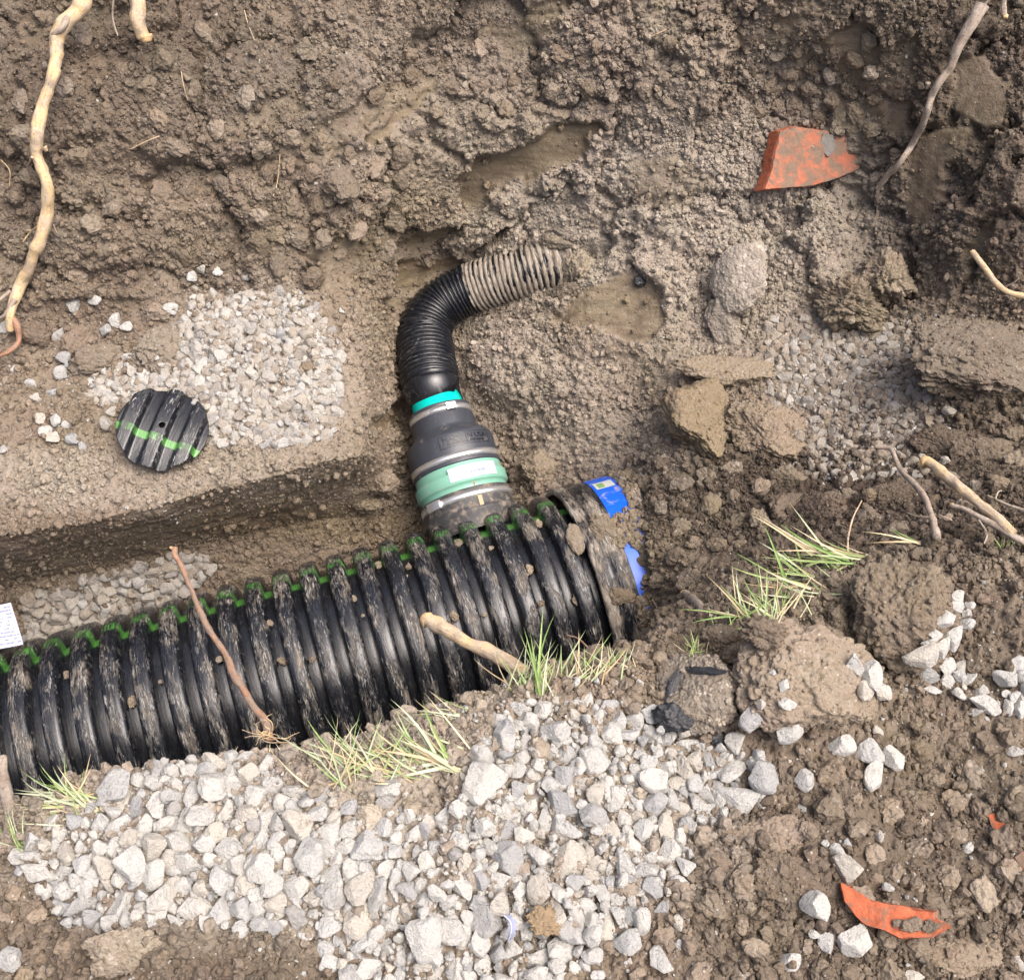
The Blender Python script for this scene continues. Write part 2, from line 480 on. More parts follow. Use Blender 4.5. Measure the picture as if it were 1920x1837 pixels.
def root_mat(name, a, b_, dark, lo=0.5):
    a, b_, dark = [tuple(0.82 * v for v in q) for q in (a, b_, dark)]
    m, n, b = new_mat(name); t = NT(n); p = t.pos()
    sx = t.node('ShaderNodeSeparateXYZ'); t.L(t.at('pa').outputs['Vector'], sx.inputs[0])
    v = t.comb(t.math('MULTIPLY', sx.outputs[0], 25), t.math('MULTIPLY', sx.outputs[1], 220), 0.0)
    n1 = t.noise(v, 1.0, 5, 0.65); n2 = t.noise(p, 34, 4, 0.6); n3 = t.noise(p, 190, 4, 0.65)
    c = t.mix(t.ramp(n2, 0.35, 0.65), a, b_)
    c = t.mix(t.math('MULTIPLY', t.ramp(n1, 0.5, 0.72), 0.55), c, dark)
    c = t.mix(t.math('MULTIPLY', t.ramp(n3, lo + 0.03, lo + 0.17), 0.8), c, dark)
    n4 = t.noise(p, 21, 5, 0.7)
    c = t.mix(t.math('MULTIPLY', t.ramp(n4, 0.54, 0.62), 0.6), c, (0.25, 0.2, 0.155))
    t.L(c, b.inputs['Base Color']); b.inputs['Roughness'].default_value = 0.8
    h = t.bump(n1, 0.003, 0.8); h = t.bump(n3, 0.002, 0.8, h); t.L(h, b.inputs['Normal'])
    return m
M['root_pale'] = root_mat('root_pale', (0.62, 0.45, 0.24), (0.50, 0.40, 0.29), (0.22, 0.155, 0.10), 0.52)
M['root_grey'] = root_mat('root_grey', (0.42, 0.36, 0.29), (0.33, 0.26, 0.2), (0.14, 0.10, 0.075), 0.5)
M['root_red'] = root_mat('root_red', (0.38, 0.20, 0.12), (0.30, 0.22, 0.16), (0.13, 0.08, 0.055), 0.52)
M['wood'] = simple('fresh_wood', (0.72, 0.48, 0.22), 0.75, 0.2, 120, 0.001)

def blade_mat(name, a, b_):
    a, b_ = [tuple(0.85 * v for v in q) for q in (a, b_)]
    m, n, b = new_mat(name); t = NT(n)
    c = t.mix(t.rnd(), a, b_)
    k = t.noise(t.pos(), 90, 2, 0.5)
    c = t.mix(t.math('MULTIPLY', t.ramp(k, 0.5, 0.7), 0.35), c, (0.46, 0.40, 0.24))
    t.L(c, b.inputs['Base Color']); b.inputs['Roughness'].default_value = 0.55
    b.inputs['Subsurface Weight'].default_value = 0.0
    return m
M['blade_green'] = blade_mat('grass_green', (0.15, 0.28, 0.055), (0.33, 0.41, 0.16))
M['blade_straw'] = blade_mat('grass_straw', (0.60, 0.55, 0.36), (0.46, 0.33, 0.18))
M['blade_pale'] = blade_mat('grass_pale', (0.30, 0.39, 0.19), (0.50, 0.52, 0.38))

# ------------------------------------------------------------------ pipe frame of reference
PITCHR = 0.0651                 # distance between two ribs
RC, RV = 0.270, 0.236           # crest / valley radius
_a = at_z(61, 1197, -0.81); _b = at_z(989, 939, -0.81)
AX = norm(_b - _a)
VH = np.array([-AX[1], AX[0], 0.0])
ZH = np.array([0, 0, 1.0])
SIL = R(25)
P0 = _a - RC * (math.cos(SIL) * VH + math.sin(SIL) * ZH)     # axis point under the first rib
def axis_z(): return P0[2]
def cyl(t, phi, r):
    t, phi, r = np.broadcast_arrays(np.asarray(t, float), np.asarray(phi, float), np.asarray(r, float))
    return P0 + t[..., None] * AX + r[..., None] * (np.cos(phi)[..., None] * VH + np.sin(phi)[..., None] * ZH)

# ------------------------------------------------------------------ terrain
PXC = [-1700, -800, -250, 0, 300, 600, 680, 760, 830, 950, 1080, 1190, 1232, 1290, 1400, 1600, 1920, 2500, 3500]
NC = len(PXC)
def line(py, z):
    return at_z(np.array(PXC, float), np.array(py, float), np.array(z, float))
lip_py = [1900, 1730, 1575, 1505, 1432, 1388, 1372, 1345, 1318, 1268, 1222, 1200, 1190, 1165, 1120, 1062, 1000, 850, 650]
L1 = line([1990] * NC, [0.0] * NC)
L0 = L1 + np.array([0, -1.2, 0.0])
L1b = line([1800] * NC, [0.0] * NC)
L2 = line([max(1650, p + 110) if p > 1540 else 1650 for p in lip_py], [0.0, 0.0, 0.0, 0.01, 0.03, 0.03, 0.03, 0.03, 0.03, 0.025, 0.02, 0.015, 0.01, 0.0, 0.0, 0.01, 0.02, 0.03, 0.03])
L2b = line([p + 60 for p in lip_py], [-0.0, 0, 0.0, 0.0, 0.015, 0.02, 0.02, 0.02, 0.02, 0.015, 0.01, 0.01, 0.0, -0.01, -0.01, -0.0, 0.0, 0.02, 0.02])
L3 = line(lip_py, [-0.02] * 13 + [-0.05, -0.06, -0.06, -0.04, 0.0, 0.0])
L5 = line([1420, 1270, 1150, 1092, 1042, 972, 955, 985, 1000, 975, 935, 915, 900, 890, 875, 850, 800, 700, 550],
          [-0.85] * 6 + [-0.87, -0.97, -1.0, -0.96, -0.86, -0.76, -0.645, -0.60, -0.56, -0.50, -0.36, -0.2, -0.1])
L4 = np.zeros_like(L3); L4b = np.zeros_like(L3)
vis4 = {12: (1150, -0.68), 13: (1115, -0.52), 14: (1055, -0.42), 15: (990, -0.36), 16: (940, -0.22), 17: (800, -0.1), 18: (600, 0)}
vis4b = {12: (1050, -0.615), 13: (1020, -0.585), 14: (965, -0.52), 15: (915, -0.46), 16: (870, -0.30), 17: (750, -0.15), 18: (580, 0)}
for k in range(NC):
    if k in vis4:
        L4[k] = at_z(PXC[k], *vis4[k]); L4b[k] = at_z(PXC[k], *vis4b[k])
    else:
        L4[k] = L3[k] + np.array([0.0, 0.06, 0]); L4[k][2] = -1.22
        L4b[k] = (L4[k] + L5[k]) / 2; L4b[k][2] = -1.22
        if k == 11: L4b[k][2] = -0.98; L4[k][2] = -1.0
L6 = line([1300, 1150, 1050, 1007, 945, 868, 850, 890, 900, 860, 820, 810, 800, 800, 785, 745, 700, 600, 480],
          [-0.53] * 5 + [-0.53, -0.55, -0.90, -0.98, -0.93, -0.78, -0.72, -0.66, -0.60, -0.565, -0.5, -0.33, -0.2, -0.1])
L6b = line([1050, 920, 850, 820, 780, 720, 705, 720, 740, 710, 680, 670, 660, 650, 640, 620, 600, 500, 420],
           [-0.50] * 5 + [-0.50, -0.53, -0.84, -0.90, -0.80, -0.69, -0.66, -0.635, -0.61, -0.575, -0.52, -0.35, -0.2, -0.1])
L7 = line([820, 750, 690, 640, 580, 535, 520, 530, 535, 505, 475, 460, 450, 430, 420, 400, 450, 380, 330],
          [-0.44] * 3 + [-0.45, -0.46, -0.47, -0.51, -0.68, -0.72, -0.665, -0.57, -0.53, -0.50, -0.48, -0.46, -0.42, -0.22, -0.1, 0])
L8 = line([400, 380, 350, 330, 310, 292, 295, 300, 300, 285, 255, 240, 230, 220, 210, 200, 220, 160, 130],
          [-0.2] * 4 + [-0.22, -0.24, -0.26, -0.33, -0.36, -0.35, -0.31, -0.29, -0.28, -0.27, -0.26, -0.22, -0.08, 0, 0.05])
L9 = line([-20] * NC, [0.03, 0.03, 0.02, 0.02, 0.0, -0.02, -0.03, -0.04, -0.05, -0.05, -0.04, -0.03, -0.03, -0.02, 0.0, 0.02, 0.06, 0.1, 0.12])
L10 = line([-330] * NC, [0.22] * NC)
L11 = L10 + np.array([0, 0.8, 0.03])
L12 = L11 + np.array([0, 4.0, 0.0])
NET = np.stack([L0, L1, L1b, L2, L2b, L3, L4, L4b, L5, L6, L6b, L7, L8, L9, L10, L11, L12])     # lines x columns x 3

def pchip(x, Y, xq):
    """monotone cubic along axis 0"""
    h = np.diff(x); sh = (-1,) + (1,) * (Y.ndim - 1)
    d = np.diff(Y, axis=0) / h.reshape(sh)
    m = np.zeros_like(Y)
    a, b = d[:-1], d[1:]
    w1 = (2 * h[1:] + h[:-1]).reshape(sh); w2 = (h[1:] + 2 * h[:-1]).reshape(sh)
    with np.errstate(divide='ignore', invalid='ignore'):
        hm = (w1 + w2) / (w1 / a + w2 / b)
    m[1:-1] = np.where(a * b > 0, hm, 0)
    m[0], m[-1] = d[0], d[-1]
    k = np.clip(np.searchsorted(x, xq) - 1, 0, len(x) - 2)
    t = ((xq - x[k]) / h[k]).reshape(sh); hk = h[k].reshape(sh)
    sm = (Y[k] * (2 * t**3 - 3 * t**2 + 1) + m[k] * hk * (t**3 - 2 * t**2 + t) + Y[k + 1] * (-2 * t**3 + 3 * t**2) + m[k + 1] * hk * (t**3 - t**2))
    ln = Y[k] * (1 - t) + Y[k + 1] * t
    return 0.55 * sm + 0.45 * ln

def dens(knots, fine, coarse, lo, hi):
    q = []
    for a, b in zip(knots[:-1], knots[1:]):
        step = fine if (b > lo and a < hi) else coarse
        n = max(2, int((b - a) / step)); q += list(np.linspace(a, b, n, endpoint=False))
    return np.array(q + [knots[-1]])
# across: parameter = pixel column, down: parameter = mean chord length
sl = np.concatenate([[0], np.cumsum(np.linalg.norm(np.diff(NET[:, 4:15], axis=0), axis=2).mean(1))])
uq = dens(PXC, 3.9, 14, -200, 2300)
sq = []
for i in range(len(sl) - 1):
    step = {0: 0.014, 1: 0.006, 5: 0.02, 6: 0.008, 13: 0.02, 14: 0.05, 15: 0.2}.get(i, 0.0043)
    n = max(3, int((sl[i + 1] - sl[i]) / step)); sq += list(np.linspace(sl[i], sl[i + 1], n, endpoint=False))
sq = np.array(sq + [sl[-1]])
G = pchip(np.array(PXC, float), np.swapaxes(NET, 0, 1).copy(), uq)      # u x lines x 3
G = pchip(sl, np.swapaxes(G, 0, 1).copy(), sq)                           # s x u x 3
NS, NU = G.shape[:2]
def grid_normals(G):
    du = np.gradient(G, axis=1); ds = np.gradient(G, axis=0)
    return norm(np.cross(du, ds))
Nn = grid_normals(G)
P = G.reshape(-1, 3); Nf = Nn.reshape(-1, 3)
pp = project(P); px, py = pp[:, 0], pp[:, 1]
far = P[:, 1] > 0.75                      # beyond the near lip
near = ~far
SCR = [
    [(858, 345), (905, 300), (960, 280), (1035, 240), (1120, 222), (1135, 240), (1100, 262), (1085, 300), (1020, 345), (985, 370), (980, 350), (880, 402), (862, 385)],
    [(722, 498), (742, 470), (850, 412), (862, 440), (760, 480)],
    [(860, 470), (900, 450), (975, 400), (960, 425), (880, 475)],
    [(735, 520), (760, 500), (830, 480), (860, 500), (760, 540), (735, 600)],
    [(690, 250), (760, 190), (820, 150), (790, 190), (700, 270)],
    [(1690, 290), (1740, 255), (1805, 240), (1770, 330), (1745, 420), (1700, 425), (1690, 360)],
    [(1780, 110), (1850, 90), (1900, 150), (1860, 230), (1790, 220)],
    [(1560, 60), (1620, 40), (1660, 90), (1620, 160), (1575, 150)],
    [(1640, 200), (1700, 190), (1690, 260), (1650, 250)],
    [(1800, 480), (1830, 430), (1870, 400), (1850, 470)],
    [(1050, 600), (1080, 560), (1120, 530), (1180, 520), (1235, 540), (1258, 590), (1235, 630), (1180, 635), (1120, 615)],
    [(700, 790), (740, 740), (765, 700), (760, 800), (720, 815)],
    [(380, 250), (470, 200), (560, 170), (600, 190), (520, 240), (420, 290)],
    [(90, 120), (160, 90), (230, 130), (150, 170)],
    [(430, 330), (560, 250), (700, 170), (840, 110), (820, 160), (700, 230), (600, 300), (480, 345)],
    [(900, 60), (1000, 20), (1100, -20), (1060, 60), (960, 110)],
    [(1560, 200), (1620, 120), (1700, 60), (1720, 140), (1650, 250), (1590, 260)],
    [(20, 40), (120, 0), (300, 20), (180, 60), (60, 90)],
    [(1180, 300), (1260, 280), (1330, 340), (1280, 400), (1190, 380)],
    [(560, 480), (640, 440), (700, 470), (660, 560), (640, 640), (590, 600)],
    [(330, 350), (420, 320), (460, 330), (400, 370), (350, 390)],
    [(1350, 90), (1450, 40), (1520, 30), (1470, 80), (1400, 110)],
    [(1440, 190), (1510, 110), (1560, 60), (1570, 85), (1520, 150), (1460, 190)],
]
warp = fbm(P * 9, 3, 5)
wx = px + 30 * warp + 12 * fbm(P * 45, 2, 6); wy = py + 22 * fbm(P * 9 + 50, 3, 8)
smooth = np.zeros(len(P))
for i, s in enumerate(SCR):
    smooth = np.maximum(smooth, poly_mask(wx, wy, s, 7) * (1.0 if i < 12 else 0.6))
smooth *= far
wall = poly_mask(wx, wy, [(-300, 1090), (0, 1010), (145, 982), (267, 952), (381, 917), (495, 886), (610, 868), (700, 850), (740, 800), (765, 900), (680, 948), (495, 990), (343, 1032), (183, 1070), (0, 1092), (-300, 1180)], 8) * far
nearwall = ((P[:, 2] < -0.06) & (P[:, 1] < 1.0) & (px < 1190)).astype(float)
# soil kinds: dark damp, ochre clay, pale dusty
dark = np.maximum.reduce([
    0.6 * ell(wx, wy, 230, 150, 480, 230, 0.6), 0.3 * ell(wx, wy, 300, 480, 420, 160, 0.6),
    0.75 * ell(wx, wy, 1850, 150, 330, 330, 0.5), 0.65 * ell(wx, wy, 1800, 420, 200, 120, 0.5),
    0.95 * ell(wx, wy, 1600, 940, 460, 130, 0.5), 0.7 * ell(wx, wy, 1850, 840, 200, 110, 0.5),
    0.5 * ell(wx, wy, 1330, 1180, 190, 70, 0.5), 0.28 * ell(wx, wy, 870, 160, 420, 120, 0.6),
    0.0 * wall, 0.5 * nearwall,
    0.55 * ell(wx, wy, 1700, 1700, 500, 330, 0.4) * near, 0.45 * ell(wx, wy, 60, 1740, 250, 170, 0.4) * near,
    0.45 * ell(wx, wy, 380, 1800, 300, 90, 0.4) * near, 0.4 * ell(wx, wy, 1800, 1150, 250, 150, 0.4) * near])
dark = np.clip(dark + 0.22 * fbm(P * 4, 3, 21), 0, 1)
ochre = np.maximum.reduce([0.85 * smooth * (px < 1400) * (px > 680), 0.35 * smooth, 0.6 * ell(wx, wy, 600, 985, 230, 40, 0.5),
    0.5 * ell(wx, wy, 1150, 580, 170, 110, 0.5), 0.45 * ell(wx, wy, 860, 420, 220, 120, 0.5),
    0.35 * ell(wx, wy, 680, 640, 60, 120, 0.5), 0.3 * ell(wx, wy, 1250, 1100, 90, 90, 0.5)]) * far
pale = np.maximum.reduce([0.75 * ell(wx, wy, 1260, 430, 380, 230, 0.6), 0.5 * ell(wx, wy, 280, 900, 420, 60, 0.5),
    0.6 * ell(wx, wy, 1000, 700, 170, 130, 0.6), 0.3 * ell(wx, wy, 1000, 200, 500, 200, 0.6), 0.5 * ell(wx, wy, 500, 700, 200, 170, 0.5), 0.5 * ell(wx, wy, 1130, 820, 170, 90, 0.6),
    0.4 * ell(wx, wy, 1600, 720, 170, 140, 0.5), 0.3 * ell(wx, wy, 1100, 130, 250, 100, 0.6),
    0.55 * ell(wx, wy, 700, 1530, 720, 230, 0.4) * near * (px < 1400)])
pale = np.clip(pale + 0.12 * fbm(P * 5, 3, 31), 0, 1) * (1 - 0.8 * smooth) * (1 - 0.6 * wall)
soil = np.stack([dark * (1 - 0.5 * smooth), ochre, pale, np.ones(len(P))], -1)

rough = (1 - 0.93 * smooth) * (1 - 0.55 * wall)
d = 0.022 * fbm(P * 4.5, 3, 2) * (1 - 0.6 * smooth)
wp = 0.35 * np.stack([fbm(P * 22, 2, 3), fbm(P * 22, 2, 4), fbm(P * 22, 2, 6)], -1)
clump = sstep(-0.15, 0.35, fbm(P * 3.1, 2, 44))           # where the earth is lumpy
bankf = np.where(far & (py < 560), 0.72, 1.0)
d += bankf * rough * clump * 0.016 * facet(P * 15 + wp, 3)
d += bankf * rough * (0.35 + 0.65 * clump) * 0.0125 * facet(P * 36 + wp, 9)
d += rough * 0.0065 * facet(P * 85 + wp, 14)
d += rough * 0.004 * fbm(P * 120, 2, 70)
# dragged marks on the sheared clay
mk = P @ norm(np.array([0.25, 0.75, -0.5]))
d += smooth * 0.0022 * fbm(np.stack([P @ norm(np.array([0.9, 0.1, 0.4])) * 6, mk * 90, P[:, 2] * 0], -1), 3, 77)
d += smooth * 0.004 * fbm(np.stack([P @ norm(np.array([0.9, 0.1, 0.4])) * 4, mk * 34, P[:, 2] * 0], -1), 2, 78)
d += wall * 0.004 * fbm(np.stack([P @ AX * 7, P[:, 2] * 70, P[:, 1] * 0], -1), 4, 79)
deep = np.maximum.reduce([poly_mask(wx, wy, q, 9) for q in SCR[:4]]) * far
d -= smooth * 0.020 + deep * 0.024
d += far * (py < 560) * (1 - smooth) * 0.050 * facet(P * 4.2 + 0.5 * wp, 60, 0.9)
# big shaped lumps and hollows (pixel centre, radii, height)
for (bx, by, rx, ry, hgt) in [(960, 690, 75, 70, 0.035), (1180, 575, 110, 75, 0.035), (500, 690, 150, 110, 0.03), (1270, 1010, 80, 70, 0.02), (430, 1700, 420, 130, 0.0),
                              (640, 360, 60, 70, 0.02), (1235, 330, 70, 60, 0.025), (900, 120, 170, 60, -0.03), (330, 330, 150, 40, -0.03), (1500, 160, 100, 60, -0.03),
                              (230, 1790, 130, 70, 0.03), (450, 1790, 160, 60, 0.03), (1400, 1620, 150, 80, 0.02), (1750, 1480, 130, 110, -0.03)]:
    d += hgt * ell(wx, wy, bx, by, rx, ry, 0.6) * np.where(by > 1150, near, far)

P2 = P + Nf * d[:, None]
G2 = P2.reshape(NS, NU, 3)
TF = grid_faces(NS, NU)
me = mesh_np('ground', P2, TF)
attr(me, 'soil', 'FLOAT_COLOR', soil); attr(me, 'smooth', 'FLOAT', np.clip(smooth + 0.3 * wall, 0, 1))
ground = link('ground', me, M['soil'])
tag(ground, 'brown earth of an open trench with steep dug banks', kind='structure')
N2 = grid_normals(G2).reshape(-1, 3)
N2[N2[:, 2] < -0.2] *= -1
# a broad bank of plain ground all round, under the dug sheet's rim
def rough_sheet():
    V = []; F = []
    xs = [-40, -6, 6, 40]
    ring = [(-40, -40), (40, -40), (40, 40), (-40, 40)]
    x0, x1 = P[:, 0].min(), P[:, 0].max()
    lo = G2[0]; hi = G2[-1]
    return lo, hi

# coarse copy of the sheet for ray casts
bv = BVHTree.FromPolygons([tuple(v) for v in P2.tolist()], [tuple(f) for f in TF.tolist()], all_triangles=False)
CAMV = Vector(CAM)
SOLIDS = []
def add_solid(o):
    me_ = o.data; bpy.context.view_layer.update()
    n = len(me_.vertices); v = np.zeros(n * 3, np.float32); me_.vertices.foreach_get('co', v); v = v.reshape(-1, 3)
    mw = np.array(o.matrix_world); v = v @ mw[:3, :3].T + mw[:3, 3]
    f = [tuple(p.vertices) for p in me_.polygons]
    SOLIDS.append((BVHTree.FromPolygons([tuple(x) for x in v.tolist()], f), v, np.array(f), o))
def hit(px_, py_):
    dv = Vector(norm(ray(px_, py_)))
    co, no, idx, dist = bv.ray_cast(CAMV, dv)
    for b_ in SOLIDS:
        c2, n2, i2, d2 = b_[0].ray_cast(CAMV, dv)
        if c2 is not None and (co is None or d2 < dist): co, no, dist = c2, n2, d2
    if co is None:
        q = at_z(px_, py_, 0.0); return q, np.array([0, 0, 1.0])
    no = np.array(no)
    if no @ np.array(dv) > 0: no = -no
    return np.array(co), no
def lifted(px_, py_, lift):
    co, _ = hit(px_, py_)
    return co - norm(ray(px_, py_)) * lift

# ------------------------------------------------------------------ pipe
def basis_obj(o):
    m = Matrix(((AX[0], VH[0], 0, P0[0]), (AX[1], VH[1], 0, P0[1]), (0, 0, 1, P0[2]), (0, 0, 0, 1)))
    o.matrix_world = m
NA = 144
PHI = np.linspace(0, 2 * np.pi, NA, endpoint=False)
def lathe_local(prof):
    """profile (t, r, crest) about local X"""
    prof = np.array(prof, float)
    t = np.repeat(prof[:, 0], NA); r = np.repeat(prof[:, 1], NA); cr = np.repeat(prof[:, 2], NA)
    ph = np.tile(PHI, len(prof))
    V = np.stack([t, r * np.cos(ph), r * np.sin(ph)], -1)
    pa = np.stack([t, np.where(ph > np.pi, ph - 2 * np.pi, ph) * RC, cr], -1)
    phi = np.where(ph > np.pi, ph - 2 * np.pi, ph)
    return V, grid_faces(len(prof), NA, True)[:, ::-1], pa, phi
def lathe_obj(name, prof, mat, root, wob=0.0, seed=0):
    V, F, pa, phi = lathe_local(prof)
    if wob:
        nrm = V.copy(); nrm[:, 0] = 0; nrm = norm(nrm)
        V = V + nrm * (wob * fbm(V * 18, 3, seed))[:, None]
    me = mesh_np(name, V, F); attr(me, 'pa', 'FLOAT_VECTOR', pa); attr(me, 'phi', 'FLOAT', phi)
    return link(name, me, mat, root)

pipe = empty('corrugated_pipe', (0, 0, 0), label='large black corrugated drain pipe with green stripe lying along the trench bottom', cat='pipe')
basis_obj(pipe)
KMAX = 19
lathe_obj('barrel', [(-0.75, RV, 0.0)] + [(t, RV + 0.002 * math.cos(2 * math.pi * (t / PITCHR - 0.5)), 0.0) for t in np.arange(-0.7, (KMAX + 0.9) * PITCHR, 0.0065)], M['pipe'], pipe)
hh = RC - RV
shape = [(-0.37, -0.03), (-0.345, 0.12), (-0.325, 0.4), (-0.305, 0.66), (-0.27, 0.84), (-0.21, 0.955), (-0.12, 0.99), (0, 1.0)]
shape = shape + [(-a, b) for a, b in shape[-2::-1]]
shape = [(a * 1.03, b) for a, b in shape]
ribs = None
for k in range(-10, KMAX + 1):
    if ribs is None:
        ribs = lathe_obj('rib', [(a * PITCHR, RV + hh * b, max(0, b)) for a, b in shape], M['pipe'], pipe)
        o = ribs
    else:
        o = ribs.copy(); COL.objects.link(o); o.parent = pipe
    o.location = (k * PITCHR, 0, 0)

# coupler over the joint at the right
T0 = 19.55 * PITCHR
coup = empty('pipe_coupler', (0, 0, 0), label='mud covered split coupler band with blue label at the buried right end of the pipe', cat='pipe coupler')
basis_obj(coup)
prof = [(0, 0.268, 0.4), (0.0, 0.279, 0.6), (0.004, 0.2815, 0.9), (0.024, 0.2815, 0.9), (0.030, 0.2770, 0.5), (0.040, 0.2765, 0.4), (0.046, 0.281, 0.8), (0.054, 0.2845, 1), (0.064, 0.283, 1), (0.072, 0.277, 0.5),
        (0.08, 0.2765, 0.5), (0.145, 0.2765, 0.5), (0.151, 0.281, 0.8), (0.158, 0.284, 1), (0.17, 0.283, 1), (0.178, 0.276, 0.5), (0.21, 0.274, 0.4)]
lathe_obj('band', [(T0 + a, r, c) for a, r, c in prof], M['coupler'], coup, 0.0012, 5)
for i, tt in enumerate((0.215, 0.30)):
    lathe_obj('ridge', [(T0 + tt + a, 0.258 + 0.034 * b, max(0, b)) for a, b in [(-.03, -.3), (-.024, .5), (-.014, .93), (0, 1), (.014, .93), (.024, .5), (.03, -.3)]], M['coupler'], coup, 0.003, 6 + i)
lathe_obj('ridge_base', [(T0 + 0.2, 0.264, 0.3), (T0 + 0.24, 0.266, 0.3), (T0 + 0.50, 0.262, 0.3)], M['coupler'], coup, 0.003, 9)
def cyl_patch(t0, t1, p0, p1, r, nt_=8, np_=40, ragged=0.0, seed=0):
    tt = np.linspace(t0, t1, nt_); pp_ = np.linspace(p0, p1, np_)
    T, Pp = np.meshgrid(tt, pp_, indexing='ij')
    V = np.stack([T, r * np.cos(Pp), r * np.sin(Pp)], -1).reshape(-1, 3)
    if ragged: V[:, 0] += ragged * vnoise(V * 40, seed)
    return V, grid_faces(nt_, np_)
V, F = cyl_patch(T0 + 0.0815, T0 + 0.1435, R(15), R(165), 0.2777, 6, 60)
bl = link('blue_label', mesh_np('blue_label', V, F[:, ::-1]), M['blue'], coup)
V, F = cyl_patch(T0 + 0.089, T0 + 0.136, R(45), R(54), 0.2783, 3, 12)
wl = link('white_sticker', mesh_np('white_sticker', V, F[:, ::-1]), M['labelwhite'], bl)
V, F = cyl_patch(T0 + 0.096, T0 + 0.112, R(47), R(53), 0.2787, 3, 8)
link('green_square', mesh_np('green_square', V, F[:, ::-1]), M['labelgreen'], bl)

# ------------------------------------------------------------------ tee, reducer, flexible pipe
EL = R(17)
D = math.cos(EL) * VH + math.sin(EL) * ZH
tb = min(np.linspace(0.6, 1.3, 1401), key=lambda t: abs(project(P0 + AX * t + D * 0.268)[0] - 884))
HO = P0 + AX * tb
E1 = AX.copy(); E2 = norm(np.cross(D, E1))
if E2[2] < 0: E2 = -E2
B0 = 0.268
def hubp(s, th, r):
    s, th, r = np.broadcast_arrays(np.asarray(s, float), np.asarray(th, float), np.asarray(r, float))
    return HO + (B0 + s)[..., None] * D + 1.085 * r[..., None] * (np.cos(th)[..., None] * E1 + np.sin(th)[..., None] * E2)
NH = 96
TH = np.linspace(0, 2 * np.pi, NH, endpoint=False)
def hub_lathe(name, prof, mat, root, wob=0.0, seed=0):
    prof = np.array(prof, float)
    S, T = np.meshgrid(prof[:, 0], TH, indexing='ij'); Rr = np.repeat(prof[:, 1:2], NH, 1)
    V = hubp(S, T, Rr).reshape(-1, 3)
    if wob: V = V + wob * fbm(V * 30, 3, seed)[:, None] * norm(V - (HO + np.clip((V - HO) @ D, 0, 9)[:, None] * D))
    return part(name, V, grid_faces(len(prof), NH, True), mat, root)
def hub_patch(name, s0, s1, a0, a1, r, mat, root, ns=3, na=24):
    S, T = np.meshgrid(np.linspace(s0, s1, ns), np.linspace(a0, a1, na), indexing='ij')
    return part(name, hubp(S, T, r).reshape(-1, 3), grid_faces(ns, na), mat, root)
def hub_box(name, s0, s1, a0, a1, r0, r1, mat, root, na=6):
    S = np.array([s0, s0, s1, s1]); V = []
    for a in np.linspace(a0, a1, na):
        for s, r in ((s0, r0), (s0, r1), (s1, r1), (s1, r0)): V.append(hubp(s, a, r))
    V = np.array(V); F = [list(f) for f in grid_faces(na, 4, True)] + [[0, 1, 2, 3], [4 * na - 1, 4 * na - 2, 4 * na - 3, 4 * na - 4]]
    return part(name, V, F, mat, root, smooth=False)
def hub_text(txt, s_base, th_c, r, size, mat, root, flip=False, name='lettering', raise_=0.0006):
    cu = bpy.data.curves.new('txt', 'FONT'); cu.body = txt; cu.size = size; cu.align_x = 'CENTER'
    cu.extrude = raise_
    ob = bpy.data.objects.new('txt', cu); COL.objects.link(ob)
    bpy.context.view_layer.update()
    dg = bpy.context.evaluated_depsgraph_get()
    me = bpy.data.meshes.new_from_object(ob.evaluated_get(dg))
    bpy.data.objects.remove(ob); bpy.data.curves.remove(cu)
    V = np.array([v.co[:] for v in me.vertices])
    sgn = -1 if flip else 1
    W = hubp(s_base + sgn * V[:, 1], th_c - sgn * V[:, 0] / r, r + V[:, 2]) - np.array(root.matrix_world.translation if root.parent else root.location)
    for v, c in zip(me.vertices, W): v.co = c
    me.name = name
    return link(name, me, mat, root)
bpy.context.view_layer.update()
tee = empty('tee_fitting', tuple(HO + B0 * D), label='pale green hub with white sticker set in a muddy rubber boot on the pipe', cat='pipe tee')
hub_lathe('boot', [(-0.045, 0.105), (-0.012, 0.107), (-0.004, 0.111), (0.003, 0.112), (0.006, 0.1085), (0.012, 0.107), (0.02, 0.1065), (0.052, 0.1065), (0.056, 0.1055), (0.057, 0.098)], M['boot'], tee, 0.0012, 3)
clamp_l = hub_lathe('hose_clamp', [(0.0305, 0.1065), (0.0305, 0.1088), (0.0465, 0.1088), (0.0465, 0.1065)], M['steel'], tee)
hub_lathe('green_hub', [(0.03, 0.098), (0.060, 0.100), (0.068, 0.1015), (0.0700, 0.1050), (0.0725, 0.1078), (0.0745, 0.1078), (0.0755, 0.1085), (0.098, 0.1085), (0.101, 0.1065), (0.103, 0.1030), (0.125, 0.1022), (0.14, 0.1022)], M['green'], tee)
ATH = math.pi / 2
def th_of(pxv, s, r):
    """angle round the hub whose point projects to pixel column pxv"""
    a = np.linspace(0.15, math.pi - 0.15, 600)
    q = project(hubp(np.full(600, s), a, np.full(600, r)))[:, 0]
    return float(a[np.argmin(abs(q - pxv))])
a0, a1 = th_of(930, 0.088, 0.109), th_of(843, 0.088, 0.109)
stk = hub_patch('sticker', 0.0775, 0.1120, a0, a1, 0.1092, M['sticker'], tee, 3, 24)
am = (a0 + a1) / 2
hub_text('BCT HUB TYPE, INSERTA TEE, ST.', 0.0815, am - 0.02, 0.1094, 0.0052, M['ink'], stk, True, 'sticker_text', 0.0001)
hub_text('015298LJ (00A2)', 0.1035, am, 0.1094, 0.0054, M['ink'], stk, True, 'sticker_text', 0.0001)
